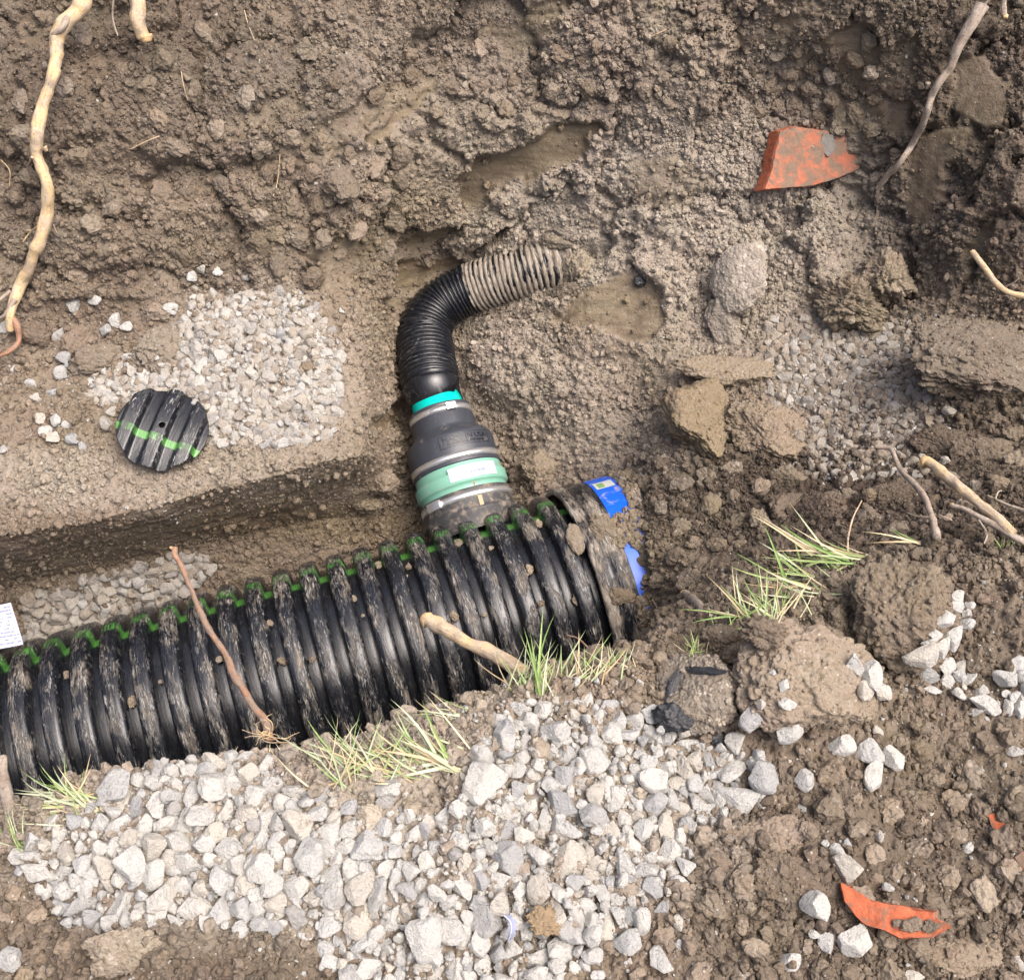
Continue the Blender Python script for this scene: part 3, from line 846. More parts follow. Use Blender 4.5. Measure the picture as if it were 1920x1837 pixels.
hub_text('CALL ON DEMAND', 0.1085, am - 0.1, 0.1094, 0.0042, M['ink'], stk, True, 'sticker_text', 0.0001)
V = []; F = []
x = am - 0.25
while x < am + 0.22:
    wd = random.choice([0.006, 0.009, 0.014])
    k = len(V)
    for s, a in ((0.0885, x), (0.0885, x + wd), (0.0965, x + wd), (0.0965, x)): V.append(hubp(s, a, 0.1096))
    F.append([k, k + 1, k + 2, k + 3]); x += wd + random.choice([0.006, 0.008, 0.012])
V = np.array(V); me = mesh_np('barcode', V - np.array(tee.location), F); link('barcode', me, M['ink'], stk)
ar = th_of(889, 0.066, 0.103)
hub_patch('red_mark', 0.0585, 0.0692, ar - 0.012, ar + 0.012, 0.1026, M['red'], tee, 3, 4)
at_ = th_of(901, 0.02, 0.108)
hub_patch('tan_strip', 0.004, 0.030, at_ - 0.045, at_ + 0.045, 0.1092, M['tanstrip'], tee, 8, 6)
sa = th_of(815, 0.036, 0.109)
hub_box('clamp_screw', 0.028, 0.049, sa - 0.18, sa + 0.16, 0.107, 0.1165, M['steel'], tee)

red = empty('rubber_coupling', tuple(HO + (B0 + 0.14) * D), label='black rubber reducing coupling with two steel clamps between green hub and flexible pipe', cat='pipe coupling')
hub_lathe('body', [(0.122, 0.101), (0.1235, 0.1042), (0.128, 0.1048), (0.133, 0.1036), (0.150, 0.1036), (0.155, 0.1046), (0.196, 0.1046), (0.203, 0.1025), (0.212, 0.0955), (0.222, 0.0842), (0.228, 0.0795), (0.235, 0.0776), (0.262, 0.0760), (0.268, 0.0735), (0.284, 0.0735), (0.288, 0.0745), (0.2925, 0.0742), (0.2935, 0.0715), (0.293, 0.062)], M['rubber'], red, 0.0005, 4)
c1 = hub_lathe('hose_clamp', [(0.1335, 0.1036), (0.1335, 0.1056), (0.1490, 0.1056), (0.1490, 0.1036)], M['steel'], red)
c2 = hub_lathe('hose_clamp', [(0.2690, 0.0735), (0.2690, 0.0755), (0.2835, 0.0755), (0.2835, 0.0735)], M['steel'], red)
sb = th_of(845, 0.276, 0.077)
hub_box('clamp_screw', 0.2685, 0.2845, sb - 0.14, sb + 0.14, 0.0745, 0.084, M['steel'], c2) if False else hub_box('clamp_screw', 0.2685, 0.2845, sb - 0.14, sb + 0.14, 0.0745, 0.083, M['steel'], red)
V = []; F = []
for q in range(14):
    a = sb + 0.2 + q * 0.035; k = len(V)
    for s, aa in ((0.2715, a), (0.2715, a + 0.014), (0.281, a + 0.02), (0.281, a + 0.006)): V.append(hubp(s, aa, 0.0758))
    F.append([k, k + 1, k + 2, k + 3])
part('clamp_slots', V, F, M['boot'], red, smooth=False)
tc = th_of(873, 0.185, 0.105)
hub_text('MADE IN USA', 0.1785, tc, 0.1046, 0.0185, M['letter'], red, False, 'lettering', 0.0012)
hub_text('EVANSVILLE, INDIANA', 0.1690, tc, 0.1046, 0.0095, M['letter'], red, False, 'lettering', 0.0010)
def frame_strip(s0, s1, b0, b1): return hub_box('lettering_frame', s0, s1, b0, b1, 0.104, 0.1056, M['letter'], red, 12)
fa, fb = tc - 0.62, tc + 0.62
frame_strip(0.1645, 0.1655, fa, fb); frame_strip(0.1945, 0.1955, fa, fb)
frame_strip(0.1655, 0.1945, fa, fa + 0.01); frame_strip(0.1655, 0.1945, fb - 0.01, fb)

# flexible pipe: smooth cuff + corrugated bend
flex = empty('flexible_pipe', tuple(HO + (B0 + 0.36) * D), label='bent black corrugated flexible pipe whose far end is caked in tan mud', cat='pipe')
hub_lathe('teal_spigot', [(0.25, 0.0605), (0.345, 0.0605), (0.345, 0.056)], M['teal'], flex)
# black tape cuff: starts further back on the side facing the camera (curved cut)
ns_ = 26
S = np.linspace(0, 1, ns_)[:, None]; T = TH[None, :]
face = th_of(815, 0.31, 0.0625)
cut = 0.2945 + 0.047 * np.clip(np.cos((T - face) * 1.0), 0, 1) ** 0.6
send = 0.385
SS = cut + (send - cut) * S
RR = 0.0622 + 0.0050 * sstep(0.3, 0.9, S) * np.ones_like(T) + 0.0006 * np.sin(40 * S + 3 * np.sin(2 * T))
Vc = hubp(SS, np.broadcast_to(T, SS.shape), RR).reshape(-1, 3)
part('tape_cuff', Vc, grid_faces(ns_, NH, True), M['tape'], flex)
# centre line
hz0 = (HO + (B0 + 0.375) * D)
cl_px = [(796, 640), (798, 618), (808, 594), (826, 573), (851, 556), (882, 541), (935, 523), (985, 510), (1030, 498), (1062, 492)]
cl_z = [-0.742, -0.738, -0.732, -0.725, -0.712, -0.695, -0.665, -0.645, -0.635, -0.645]
ctr = np.array([hz0 - 0.02 * D, hz0] + [at_z(a, b, z) for (a, b), z in zip(cl_px, cl_z)])
def catmull(Pt, n):
    Pt = np.asarray(Pt, float); Q = np.vstack([2 * Pt[0] - Pt[1], Pt, 2 * Pt[-1] - Pt[-2]])
    out = []
    for i in range(1, len(Q) - 2):
        for t in np.linspace(0, 1, n, endpoint=False):
            a, b, c, e = Q[i - 1], Q[i], Q[i + 1], Q[i + 2]
            out.append(0.5 * (2 * b + (c - a) * t + (2 * a - 5 * b + 4 * c - e) * t * t + (3 * b - a - 3 * c + e) * t ** 3))
    out.append(Pt[-1])
    return np.array(out)
def resample(C, step):
    s = np.concatenate([[0], np.cumsum(np.linalg.norm(np.diff(C, axis=0), axis=1))])
    q = np.arange(0, s[-1], step)
    return np.stack([np.interp(q, s, C[:, i]) for i in range(3)], -1), q
def frames(C):
    T = norm(np.gradient(C, axis=0))
    u = norm(np.cross(T[0], [0.3, 0.2, 1.0])); U = [u]
    for k in range(1, len(T)):
        u = U[-1] - (U[-1] @ T[k]) * T[k]; U.append(u / np.linalg.norm(u))
    U = np.array(U); W = np.cross(T, U)
    return T, U, W
def tube(C, rad, nseg, crest=None, wob=None):
    T, U, W = frames(C)
    a = np.linspace(0, 2 * np.pi, nseg, endpoint=False)
    rad = np.asarray(rad, float)
    if rad.ndim == 1: rad = np.repeat(rad[:, None], nseg, 1)
    V = C[:, None, :] + rad[..., None] * (np.cos(a)[None, :, None] * U[:, None, :] + np.sin(a)[None, :, None] * W[:, None, :])
    return V.reshape(-1, 3), grid_faces(len(C), nseg, True), a
C = catmull(ctr, 24)
for _ in range(3):
    C[1:-1] = 0.25 * C[:-2] + 0.5 * C[1:-1] + 0.25 * C[2:]
C, sC = resample(C, 0.00135)
HP = 0.0132
wave = 0.5 - 0.5 * np.cos(2 * np.pi * sC / HP)
wave = np.clip(wave * 1.5, 0, 1)
NHS = 72
rad = (0.0690 + 0.0066 * wave) * (1 - 0.10 * sstep(0.12, 0.30, sC))
V, F, aa = tube(C, rad, NHS)
pa = np.stack([np.repeat(sC, NHS), np.tile(aa * 0.063, len(sC)), np.repeat(wave, NHS)], -1)
pv = project(V)
s_m = sC[np.argmin(abs(project(C)[:, 0] - 884))]
mud = 0.275 * sstep(-0.004, 0.006, np.repeat(sC, NHS) - s_m + 0.006 * vnoise(V * 40, 3)) - 0.05
part('corrugated_tube', V, F, M['hose'], flex, attrs=[('pa', 'FLOAT_VECTOR', pa), ('mud', 'FLOAT', mud)])
print('hose length', sC[-1])

# ------------------------------------------------------------------ cut-out disc
DC, DN = hit(308, 818)
DN = norm(norm(CAM - DC) * 0.75 + np.array([0.0, 0.25, 0.5]))
DR = 82.5 / FPX * project(DC)[2]
ribdir = norm(RIGHT * math.sin(R(17)) + UPV * math.cos(R(17))); ribdir = norm(ribdir - (ribdir @ DN) * DN)
crs = norm(np.cross(ribdir, DN))
if crs[0] < 0: crs = -crs
DC = DC + DN * 0.044
nr, na_ = 46, 120
rr = np.linspace(0.065, 1, nr); an = np.linspace(0, 2 * np.pi, na_, endpoint=False)
Rg, Ag = np.meshgrid(rr, an, indexing='ij')
xx = Rg * np.cos(Ag) * DR; yy = Rg * np.sin(Ag) * DR
dp = 2 * DR / 2.98
def wave_h(x):
    u = np.abs(((x / dp) + 0.04 + 0.5) % 1.0 - 0.5) * 2      # 0 at crest centre .. 1 valley centre
    return 1 - sstep(0.40, 0.66, u)
cw = wave_h(xx)
hgt = 0.017 * cw - 0.016 * ((yy / DR) ** 2)
top = DC + xx[..., None] * crs + yy[..., None] * ribdir + hgt[..., None] * DN
bot = top - 0.005 * DN
top = top.reshape(-1, 3); bot = bot.reshape(-1, 3)
F1_ = grid_faces(nr, na_, True)
n0 = len(top)
Fr = [[(nr - 1) * na_ + j, (nr - 1) * na_ + (j + 1) % na_, n0 + (nr - 1) * na_ + (j + 1) % na_, n0 + (nr - 1) * na_ + j] for j in range(na_)]
Fi = [[j, n0 + j, n0 + (j + 1) % na_, (j + 1) % na_] for j in range(na_)]
V = np.vstack([top, bot]); F = np.vstack([F1_, F1_[:, ::-1] + n0, Fr, Fi])
pa = np.stack([xx, yy, cw], -1).reshape(-1, 3)
# stripe runs across the ribs, a little below the hole, sloping down to the right
stp = (((yy + 0.30 * DR) - (-0.06) * xx) / (0.17 * DR)).reshape(-1) + 0.5
dsc = empty('pipe_cutout', tuple(DC), label='round black ribbed cutout with green stripe and centre hole lying on the gravel ledge', cat='plastic disc')
dplate = part('plate', V, F, M['disc'], dsc, attrs=[('pa', 'FLOAT_VECTOR', np.vstack([pa, pa])), ('phi', 'FLOAT', np.concatenate([stp, stp]))])

# ------------------------------------------------------------------ paper tag at the left
def paper():
    c = [(-60, 1150), (22, 1131), (42, 1206), (-60, 1226)]
    nz = [-0.74, -0.745, -0.70, -0.69]
    q = [at_z(a, b, z) for (a, b), z in zip(c, nz)]
    n = 12; V = []
    for i in range(n):
        for j in range(n):
            u, v = i / (n - 1), j / (n - 1)
            p = (1 - v) * ((1 - u) * q[0] + u * q[1]) + v * ((1 - u) * q[3] + u * q[2])
            V.append(p + np.array([0, 0, 0.006 * math.sin(3 * v + 2 * u)]))
    root = empty('paper_tag', tuple(q[1]), label='wrinkled white printed paper tag tucked beside the pipe at the left edge', cat='paper tag')
    s = part('sheet', V, grid_faces(n, n), M['paper'], root)
    VV = []; FF = []
    V = np.array(V).reshape(n, n, 3)
    rnd = random.Random(4)
    for row in range(11):
        v = 0.08 + row * 0.082; u = 0.30
        while u < 0.95:
            l = rnd.uniform(0.02, 0.07)
            if rnd.random() < 0.72:
                k = len(VV)
                for du, dv in ((0, 0), (l, 0), (l, 0.022), (0, 0.022)):
                    fu, fv = min((u + du), 0.98) * (n - 1), min(v + dv, 0.98) * (n - 1)
                    i, j = int(fu), int(fv); a, b = fu - i, fv - j; i2, j2 = min(i + 1, n - 1), min(j + 1, n - 1)
                    p = (1 - a) * (1 - b) * V[i, j] + a * (1 - b) * V[i2, j] + (1 - a) * b * V[i, j2] + a * b * V[i2, j2]
                    VV.append(p + np.array([0, -0.0004, 0.0012]))
                FF.append([k, k + 1, k + 2, k + 3])
            u += l + rnd.uniform(0.01, 0.03)
    part('print', VV, FF, M['ink'], root, smooth=False)
paper()

# ------------------------------------------------------------------ rocks and clods
def rock_mesh(name, seed, sub, cuts=14, rough_=0.05, mat=None):
    r_ = np.random.default_rng(seed)
    U, F = ICO[sub]
    n = norm(r_.normal(size=(cuts, 3))); dd = r_.uniform(0.48, 0.95, cuts)
    q = U @ n.T
    rr = np.where(q > 0.05, dd / np.maximum(q, 0.05), 9.0)
    k = 85.0
    rad_ = -np.log(np.exp(-k * np.minimum(rr, 1.3)).sum(1) + np.exp(-k * 1.2)) / k
    rad_ = rad_ * (1 + rough_ * fbm(U * 2.6 + seed, 3, seed) + 0.35 * rough_ * fbm(U * 9 + seed, 2, seed + 3))
    V = U * rad_[:, None]
    V = V - (V.max(0) + V.min(0)) / 2
    V = V / (V.max(0) - V.min(0))
    me = mesh_np(name, V, F, False)
    if mat: me.materials.append(mat)
    return me
def clod_mesh(name, seed, sub, pn=2.6, cuts=5, lump=0.22, fine=0.06, mat=None, wl=3.2):
    r_ = np.random.default_rng(seed)
    U, F = ICO[sub]
    rad_ = 1.0 / (np.abs(U) ** pn).sum(1) ** (1 / pn)
    n = norm(r_.normal(size=(cuts + 4, 3))); dd = r_.uniform(0.62, 1.0, cuts + 4)
    q = U @ n.T
    rad_ = np.minimum(rad_, np.where(q > 0.05, dd / np.maximum(q, 0.05), 9).min(1))
    B = U * rad_[:, None]
    rad_ = rad_ * (1 + lump * fbm(B * 1.9 + seed * 1.3, 3, seed))
    rad_ = rad_ + 2.4 * fine * facet(B * wl + seed + 0.3 * fbm(B * 4, 2, seed)[:, None], seed)
    if sub >= 4:
        rad_ = rad_ + 1.1 * fine * facet(B * wl * 2.7 + seed, seed + 1)
        rad_ = rad_ + 0.6 * fine * fbm(B * 26, 3, seed)
    if sub >= 5:
        rad_ = rad_ + 0.4 * fine * facet(B * wl * 6.5 + 0.4 * fbm(B * 20, 2, seed)[:, None], seed + 2)
    V = U * rad_[:, None]
    V = V - (V.max(0) + V.min(0)) / 2
    V = V / (V.max(0) - V.min(0))
    me = mesh_np(name, V, F, sub > 3)
    if mat: me.materials.append(mat)
    return me
STONE_HI = [rock_mesh('stone', 100 + i, 4, 8 + i % 7, 0.035, M['stone']) for i in range(28)]
STONE_LO = [rock_mesh('stone', 200 + i, 3, 7 + i % 6, 0.035, M['stone']) for i in range(24)]
CLOD_LO = [clod_mesh('clod', 300 + i, 3, 2.4, 6, 0.25, 0.075, M['clod']) for i in range(16)]

def placed(obj_, co, n, w_, h_, ang, thick, sink, root=None, tilt=0.12, r_=None):
    """set an object with a unit mesh on the ground; w_, h_ metres across in the picture, ang in degrees"""
    r_ = r_ or rng
    view = norm(CAM - co)
    up = norm(0.55 * n + 0.45 * view + np.append(r_.normal(0, tilt, 2), 0))
    e1 = RIGHT * math.cos(R(ang)) + UPV * math.sin(R(ang)); e1 = norm(e1 - (e1 @ up) * up)
    e2 = np.cross(up, e1)
    t = thick
    c = co + up * (t * (0.5 - sink))
    if root is not None: c = c - np.array(root.location)
    m = Matrix(((e1[0] * w_, e2[0] * h_, up[0] * t, c[0]), (e1[1] * w_, e2[1] * h_, up[1] * t, c[1]), (e1[2] * w_, e2[2] * h_, up[2] * t, c[2]), (0, 0, 0, 1)))
    obj_.matrix_basis = m

taken = []         # (px, py, radius px) of everything set down
def stone_at(px_, py_, w_, h_, ang, root, sink=0.28, name='stone', thick=None, reg=True):
    co, n = hit(px_, py_)
    dep = (co - CAM) @ FWD
    k = dep / FPX
    me_ = (STONE_HI if max(w_, h_) > 34 else STONE_LO)
    o = bpy.data.objects.new(name, me_[int(rng.integers(len(me_)))])
    COL.objects.link(o)
    if root is not None: o.parent = root
    th = thick or rng.uniform(0.62, 0.9) * min(w_, h_) * k
    placed(o, co, n, w_ * k * 1.16, h_ * k * 1.16, ang, th, sink, root)
    if reg: taken.append((px_, py_, 0.25 * (w_ + h_)))
    return o

def conv(lst, sc, ox, oy):
    out = []
    for e in lst:
        x, y, w_, h_ = e[:4]; a = e[4] if len(e) > 4 else rng.uniform(-14, 14)
        out.append((ox + x / sc, oy + y / sc, w_ / sc, h_ / sc, a))
    return out
FG = conv([(590,450,300,260),(640,590,130,200,-20),(350,630,100,200,-8),(450,620,90,170),(900,440,150,150),(760,650,150,200),(920,640,160,250),(300,780,110,140),(415,790,140,150,35),(600,810,190,210),(830,800,140,190),(1010,800,200,150),(1240,560,130,230),(1440,480,290,280),(1310,770,230,240),(1370,330,180,170),(1460,240,240,120,-15),(1730,350,190,210,-15),(1830,520,180,170),(1680,600,130,140),(1530,660,150,170),(680,940,180,180),(920,990,200,230),(1130,960,240,190),(1350,970,220,160),(1570,1020,210,200),(1430,1100,150,150),(1060,1110,170,180),(1240,1130,250,230),(700,1160,290,300),(900,1240,200,240),(1650,1180,210,190),(1830,1180,200,230),(1490,1310,240,260),(120,1080,170,180),(250,1170,140,170),(460,1160,190,200),(590,1280,130,150),(280,1370,130,220),(270,1520,330,170,14),(590,1510,330,240,20),(350,1640,160,150),(790,1530,120,180),(950,1460,210,230),(1070,1370,140,210),(1180,1340,150,150),(1340,1360,150,130),(1270,1560,270,230),(1490,1580,210,230),(1690,1570,220,220),(1730,1340,180,160),(1840,1410,150,140,-30),(250,990,130,120),(360,910,100,120),(1760,910,100,190),(1860,930,130,170),(1650,770,110,110),(230,1700,90,120),(380,1740,110,90),(1080,1540,120,110),(700,1350,120,110),(1630,1430,130,90)], 4.8, 100, 1380)
FG += conv([(95,150,130,210),(150,310,140,150),(85,560,130,130),(185,600,130,160),(345,610,210,240),(420,870,220,310),(490,540,170,130),(585,690,150,230),(730,660,140,150),(1040,330,230,150),(1020,430,140,110),(870,800,230,220),(1085,830,110,150),(1175,850,75,110),(1240,690,130,150),(1330,700,110,210),(1460,550,110,150),(1135,570,80,90),(1600,750,150,150),(1650,920,130,170),(1600,1090,160,210),(1340,940,130,210),(1455,985,90,150),(170,740,140,140),(285,790,80,150),(175,850,140,100),(60,940,200,200),(130,1080,170,160),(310,1110,190,190,-25),(175,1220,200,170),(205,1310,110,120),(320,1350,140,190),(450,1190,140,120),(510,1110,90,130),(610,1050,190,220),(745,960,130,180),(820,1120,200,320,-28),(975,1150,130,260,-28),(1005,960,150,140),(1100,1030,90,180),(1215,990,150,150),(1110,1190,80,130),(1300,1090,90,130),(620,1200,150,160),(800,1380,220,280),(940,1500,130,210),(940,1320,110,130),(1070,1350,160,200),(1190,1320,120,160),(1330,1310,100,120),(590,1430,170,170),(460,1300,100,100),(640,1530,110,90),(475,1410,100,130),(1300,1500,250,320),(1540,1460,260,180,-10),(1120,1510,90,100),(1145,1650,120,130),(1390,1650,160,170),(1520,1650,100,140),(715,1660,70,120),(890,1740,230,190),(740,1800,180,150),(1130,1780,110,150),(1040,1730,80,100),(1410,1790,210,150),(1570,1750,150,180),(1650,1690,70,180),(1620,1570,100,110),(1500,1080,80,110),(1600,1240,90,110),(1530,1320,100,100)], 4.2025, 480, 1400)
FG += conv([(255,480,190,190),(440,340,150,240),(320,700,300,360),(650,215,150,150),(840,270,210,170,-20),(750,130,120,130),(850,75,100,90),(1080,205,90,90),(1280,320,150,160),(1150,290,100,140),(980,320,70,90),(1060,360,110,100),(1515,375,75,140),(1640,455,75,140),(1740,480,120,80),(1690,600,180,110),(1850,580,130,170),(1590,690,240,170,-20),(1630,860,190,200),(1470,810,110,240),(1345,820,140,200),(1230,750,110,180),(1140,790,130,170),(1150,530,210,200),(940,490,140,150),(920,650,150,170),(810,560,110,120),(710,550,100,140),(545,740,130,150),(640,760,130,110),(800,730,150,150),(1065,730,130,150),(890,870,230,170,-12),(1045,865,90,100),(1130,965,210,170),(1265,910,90,150),(1375,970,130,130),(950,1060,240,200),(750,990,100,180),(640,890,110,140),(550,980,130,120),(455,900,110,140),(370,930,110,110),(285,1040,150,150),(460,1080,140,160),(590,1110,170,150),(1275,1080,120,160),(1390,1090,110,130),(1160,1090,130,110),(1700,1040,110,180),(1760,830,90,180),(1790,710,140,110),(640,630,80,80),(1500,470,130,90),(1350,450,110,110),(1285,595,110,90),(1360,575,90,80),(100,1140,150,100)], 4.174, 840, 1300)
FG += conv([(40,90,90,140),(140,190,90,140),(370,190,240,230),(630,180,180,190),(845,200,240,270),(1020,180,120,150),(1080,250,160,140),(1130,130,140,100),(1290,250,150,160),(1370,100,150,150),(1500,200,80,160,40),(1525,85,100,100),(1650,150,150,190),(1670,295,110,110),(1575,200,50,140,35),(1395,300,80,140),(1255,150,80,80),(680,320,170,130,-20),(630,430,170,220),(465,470,160,160),(330,390,180,150),(170,370,140,170),(40,420,100,200),(160,530,160,150),(310,545,150,180),(775,480,90,180,25),(920,390,150,110),(1035,450,110,130),(745,640,190,230),(920,680,130,290),(1155,615,120,110),(1160,770,130,210),(1050,820,140,180),(220,710,200,230),(150,870,160,200),(290,840,130,80,20),(320,930,140,160),(440,920,130,150),(610,990,210,180),(780,920,200,250),(820,760,180,150),(75,1020,100,160),(180,1050,120,200),(320,1060,120,110),(440,1070,120,120),(610,1110,170,90),(60,790,110,150)], 4.174, 860, 1560)
FG += conv([(430,1130,210,110,14),(470,1270,130,160),(380,1340,110,180,25),(590,1270,110,210),(250,1200,110,110),(150,1190,80,150),(800,1390,250,210),(830,1610,340,200,-28),(570,1540,190,120,-28),(505,1640,120,160,30),(840,1120,150,170)], 4.592, 1200, 1150)
FG += conv([(365,470,120,110),(330,630,130,90),(395,660,110,140),(235,710,210,75),(155,820,90,80),(260,830,200,110)], 3.84, 0, 1420)

# loose stones: clusters, each told apart by where it lies
LOOSE = {
 'wedge': ('pale angular stone in the pile beside the biggest brown clod', 'stones piled beside the big brown clod',
   conv([(610,280,75,80),(560,345,100,80),(620,230,65,60),(695,290,45,50),(665,325,50,50),(680,395,80,65),(595,445,75,120),(515,420,60,50),(480,465,65,40),(540,490,65,100),(445,530,160,110,15),(465,625,140,110),(550,590,95,90),(640,585,120,80),(635,635,70,70),(570,665,65,75),(495,705,90,40),(690,660,90,50),(655,690,30,40)], 2.68, 1560, 1030)),
 'tail': ('flat pale stone just below the pile beside the big brown clod', 'flat stones below the clod pile', conv([(645,725,70,45,-25),(745,715,100,60),(765,780,140,80,-25),(725,820,100,40)], 2.68, 1560, 1030)),
 'gap': ('grey stone in the dark gap between the two biggest brown clods', 'stones between the two biggest clods', conv([(110,570,80,110),(190,635,100,140),(165,710,80,90),(235,720,90,80)], 2.68, 1560, 1030)),
 'edge': ('white stone in the small heap at the right edge of the photo', 'stones heaped at the right edge', conv([(880,590,40,45),(930,600,80,110),(880,660,100,90),(875,725,55,40),(920,745,55,60),(890,795,45,90),(940,810,60,80),(960,740,50,70),(965,640,60,80),(985,700,60,90)], 2.68, 1560, 1030)),
 'below': ('pale stone lying on earth just under the clod with small white stones on it', 'stones under the white dotted clod', conv([(45,985,120,100),(175,1010,120,120),(295,1050,110,110),(225,910,60,50),(190,1145,90,140,-20)], 2.68, 1560, 1030)),
 'upper_tip': ('grey stone between the tar streaked clod and the white dotted clod', 'stones between the two speckled clods', conv([(960,910,180,170,-30),(1260,1000,210,180),(1040,770,80,80)], 4.592, 1200, 1150)),
 'ontop': ('small white stone lying on top of the wide brown clod', 'white stones on the wide clod', conv([(1230,630,80,110),(1265,770,140,90),(1145,505,60,50)], 4.592, 1200, 1150)),
 'mid': ('white stone alone on brown earth right of the gravel spread', 'scattered stones right of the gravel', conv([(1040,1450,240,250),(1040,1630,110,150,20),(1045,1250,120,130),(1415,1440,150,180),(1395,1650,80,110)], 4.592, 1200, 1150)),
 'brick': ('pale stone near the lower orange shard', 'stones round the lower orange shard', conv([(1030,1280,120,130),(990,1185,65,90),(860,1460,130,130),(1070,1630,150,150,-25),(935,1655,75,90),(875,1605,55,40),(1240,1365,55,40)], 2.667, 1200, 1150)),
 'bottomright': ('small pale stone on dark earth in the bottom right corner', 'small stones bottom right', conv([(755,1730,90,110,-35),(1205,1110,50,60),(1645,1175,50,60),(1370,1815,90,50),(1035,1145,40,40),(930,1155,35,40),(1900,1740,60,80),(1880,690,90,50)], 2.667, 1200, 1150)),
 'foreground': ('single white stone sunk in brown earth at the bottom beside the gravel spread', 'single stones at the gravel spread edge', conv([(1370,560,60,150,20),(1410,470,90,55),(1450,680,150,190),(1590,595,150,90),(1195,400,70,90),(1330,880,210,170),(1570,1000,150,190),(1730,700,80,110,20),(1735,880,90,80),(1085,1120,110,70)], 4.174, 860, 1560)),
 'corner': ('white rounded stone at the bottom left corner of the photo', None, [(17, 1797, 42, 42, 10)]),
 'ledge': ('grey stone lying loose on the dark earth above the gravel ledge', 'loose stones above the gravel ledge', conv([(990,210,45,45),(1075,240,55,50),(1210,250,60,65),(940,255,45,45),(950,315,40,40),(475,380,65,50),(360,405,60,70),(840,420,70,55),(1685,425,30,30)], 2.624, 0, 420)),
 'ledge_a': ('grey stone in the small cluster beside the pale dusty clod', 'stones beside the dusty clod', conv([(570,480,55,70),(520,525,50,50),(625,505,50,45)], 2.624, 0, 420)),
 'ledge_b': ('grey stone among the brown clods up and left of the disc', 'stones up and left of the disc', conv([(285,545,50,60),(315,665,65,60),(355,705,50,50),(300,730,65,70),(75,715,40,40),(150,785,60,45),(265,825,60,40),(180,850,55,45)], 2.624, 0, 420)),
 'ledge_c': ('grey stone in the scatter on the ledge directly left of the disc', 'stones directly left of the disc', conv([(200,960,45,50),(280,965,45,60),(225,1020,70,55),(265,1065,55,65),(355,1065,70,65),(405,1100,35,50),(330,985,45,35)], 2.624, 0, 420)),
 'ledge_d': ('small grey stone at the left edge of the photo above the trench wall', None, [(6, 845, 16, 15, 0)]),
 'ledge_e': ('grey stone at the left edge under the forked root end', None, [(8, 614, 16, 20, 0)]),
}
ALLFG = FG

def shelf_list():
    return conv([(445,780,40,60),(490,780,50,50),(565,860,100,60),(550,920,50,55),(525,985,85,70),(635,660,80,55),(990,630,100,120),(1060,870,60,80),(1105,545,60,70),(980,420,40,65),(1025,410,40,40),(1190,485,90,60),(1345,405,60,60),(1210,425,60,50),(985,550,70,50),(1420,360,45,45),(850,785,70,60),(975,715,65,60),(1155,1080,45,50),(1180,940,75,75),(1120,1015,70,55),(1230,800,80,70),(1170,640,50,50),(1390,740,65,55)], 2.624, 0, 420)

POLY_FG = [(190,1490),(300,1430),(480,1420),(560,1480),(700,1530),(860,1520),(880,1420),(960,1330),(1080,1300),(1240,1340),(1330,1400),(1430,1440),(1400,1510),(1290,1560),(1280,1660),(1200,1690),(1060,1850),(640,1850),(590,1750),(390,1725),(130,1735),(30,1600),(110,1560)]
POLY_SHELF = [(370,570),(500,548),(560,560),(600,610),(635,680),(640,740),(610,810),(520,835),(410,825),(390,780),(340,742),(280,735),(190,745),(160,720),(230,690),(340,690),(345,620)]
POLY_STRIP = [(45,1130),(120,1108),(200,1078),(290,1062),(365,1035),(395,1062),(330,1120),(250,1130),(160,1165),(60,1200)]
POLY_RIGHT = [(1440,640),(1560,600),(1700,660),(1715,760),(1780,800),(1650,870),(1560,900),(1520,830),(1450,720)]

def inside(poly, x, y):
    return poly_mask(np.array([x], float), np.array([y], float), poly, 0.5)[0] > 0.5
def fill(poly, sizes, nmax, root, over=0.86, tries=6000, sink=0.3, spill=0):
    P_ = np.array(poly); lo = P_.min(0); hi = P_.max(0)
    cand = []
    for s in sizes:
        X = rng.uniform(lo[0], hi[0], tries); Y = rng.uniform(lo[1], hi[1], tries)
        ok = poly_mask(X, Y, poly, 1 + spill) > rng.uniform(0.02 if spill else 0.5, 0.98 if spill else 0.5, tries)
        T = np.array(taken) if taken else np.zeros((0, 3))
        for x, y in zip(X[ok], Y[ok]):
            if len(T) and (((T[:, 0] - x) ** 2 + (T[:, 1] - y) ** 2) < (over * (T[:, 2] + s / 2)) ** 2).any(): continue
            w_ = s * rng.uniform(0.9, 1.3); h_ = s * rng.uniform(0.8, 1.1)
            cand.append((x, y, w_, h_, rng.uniform(0, 180)))
            taken.append((x, y, s / 2)); T = np.array(taken)
            if len(cand) >= nmax: return cand
    return cand

def gravel_bed(name, label, listed, poly, sizes, nfill, over=0.86, sink=0.3, spill=0, clean=1.0):
    c, _ = hit(*np.mean(np.array(poly), 0))
    root = empty(name, tuple(c), kind='structure', label=label)
    for s in listed: taken.append((s[0], s[1], 0.25 * (s[2] + s[3])))
    if clean < 0.7: listed = [(x, y, w_ * 0.88, h_ * 0.88, a_) for x, y, w_, h_, a_ in listed]
    allc = list(listed) + fill(poly, sizes, nfill, root, over, sink=sink, spill=spill)
    allc.sort(key=lambda s: -s[2] * s[3])
    for s in allc[:300]:
        o = stone_at(*s, root, sink=sink, reg=False)
        v = float(np.clip(clean + rng.normal(0, 0.16 if clean < 1 else 0.05), 0, 1)); o.color = (v, v, v, 1)
    return root, allc[300:]

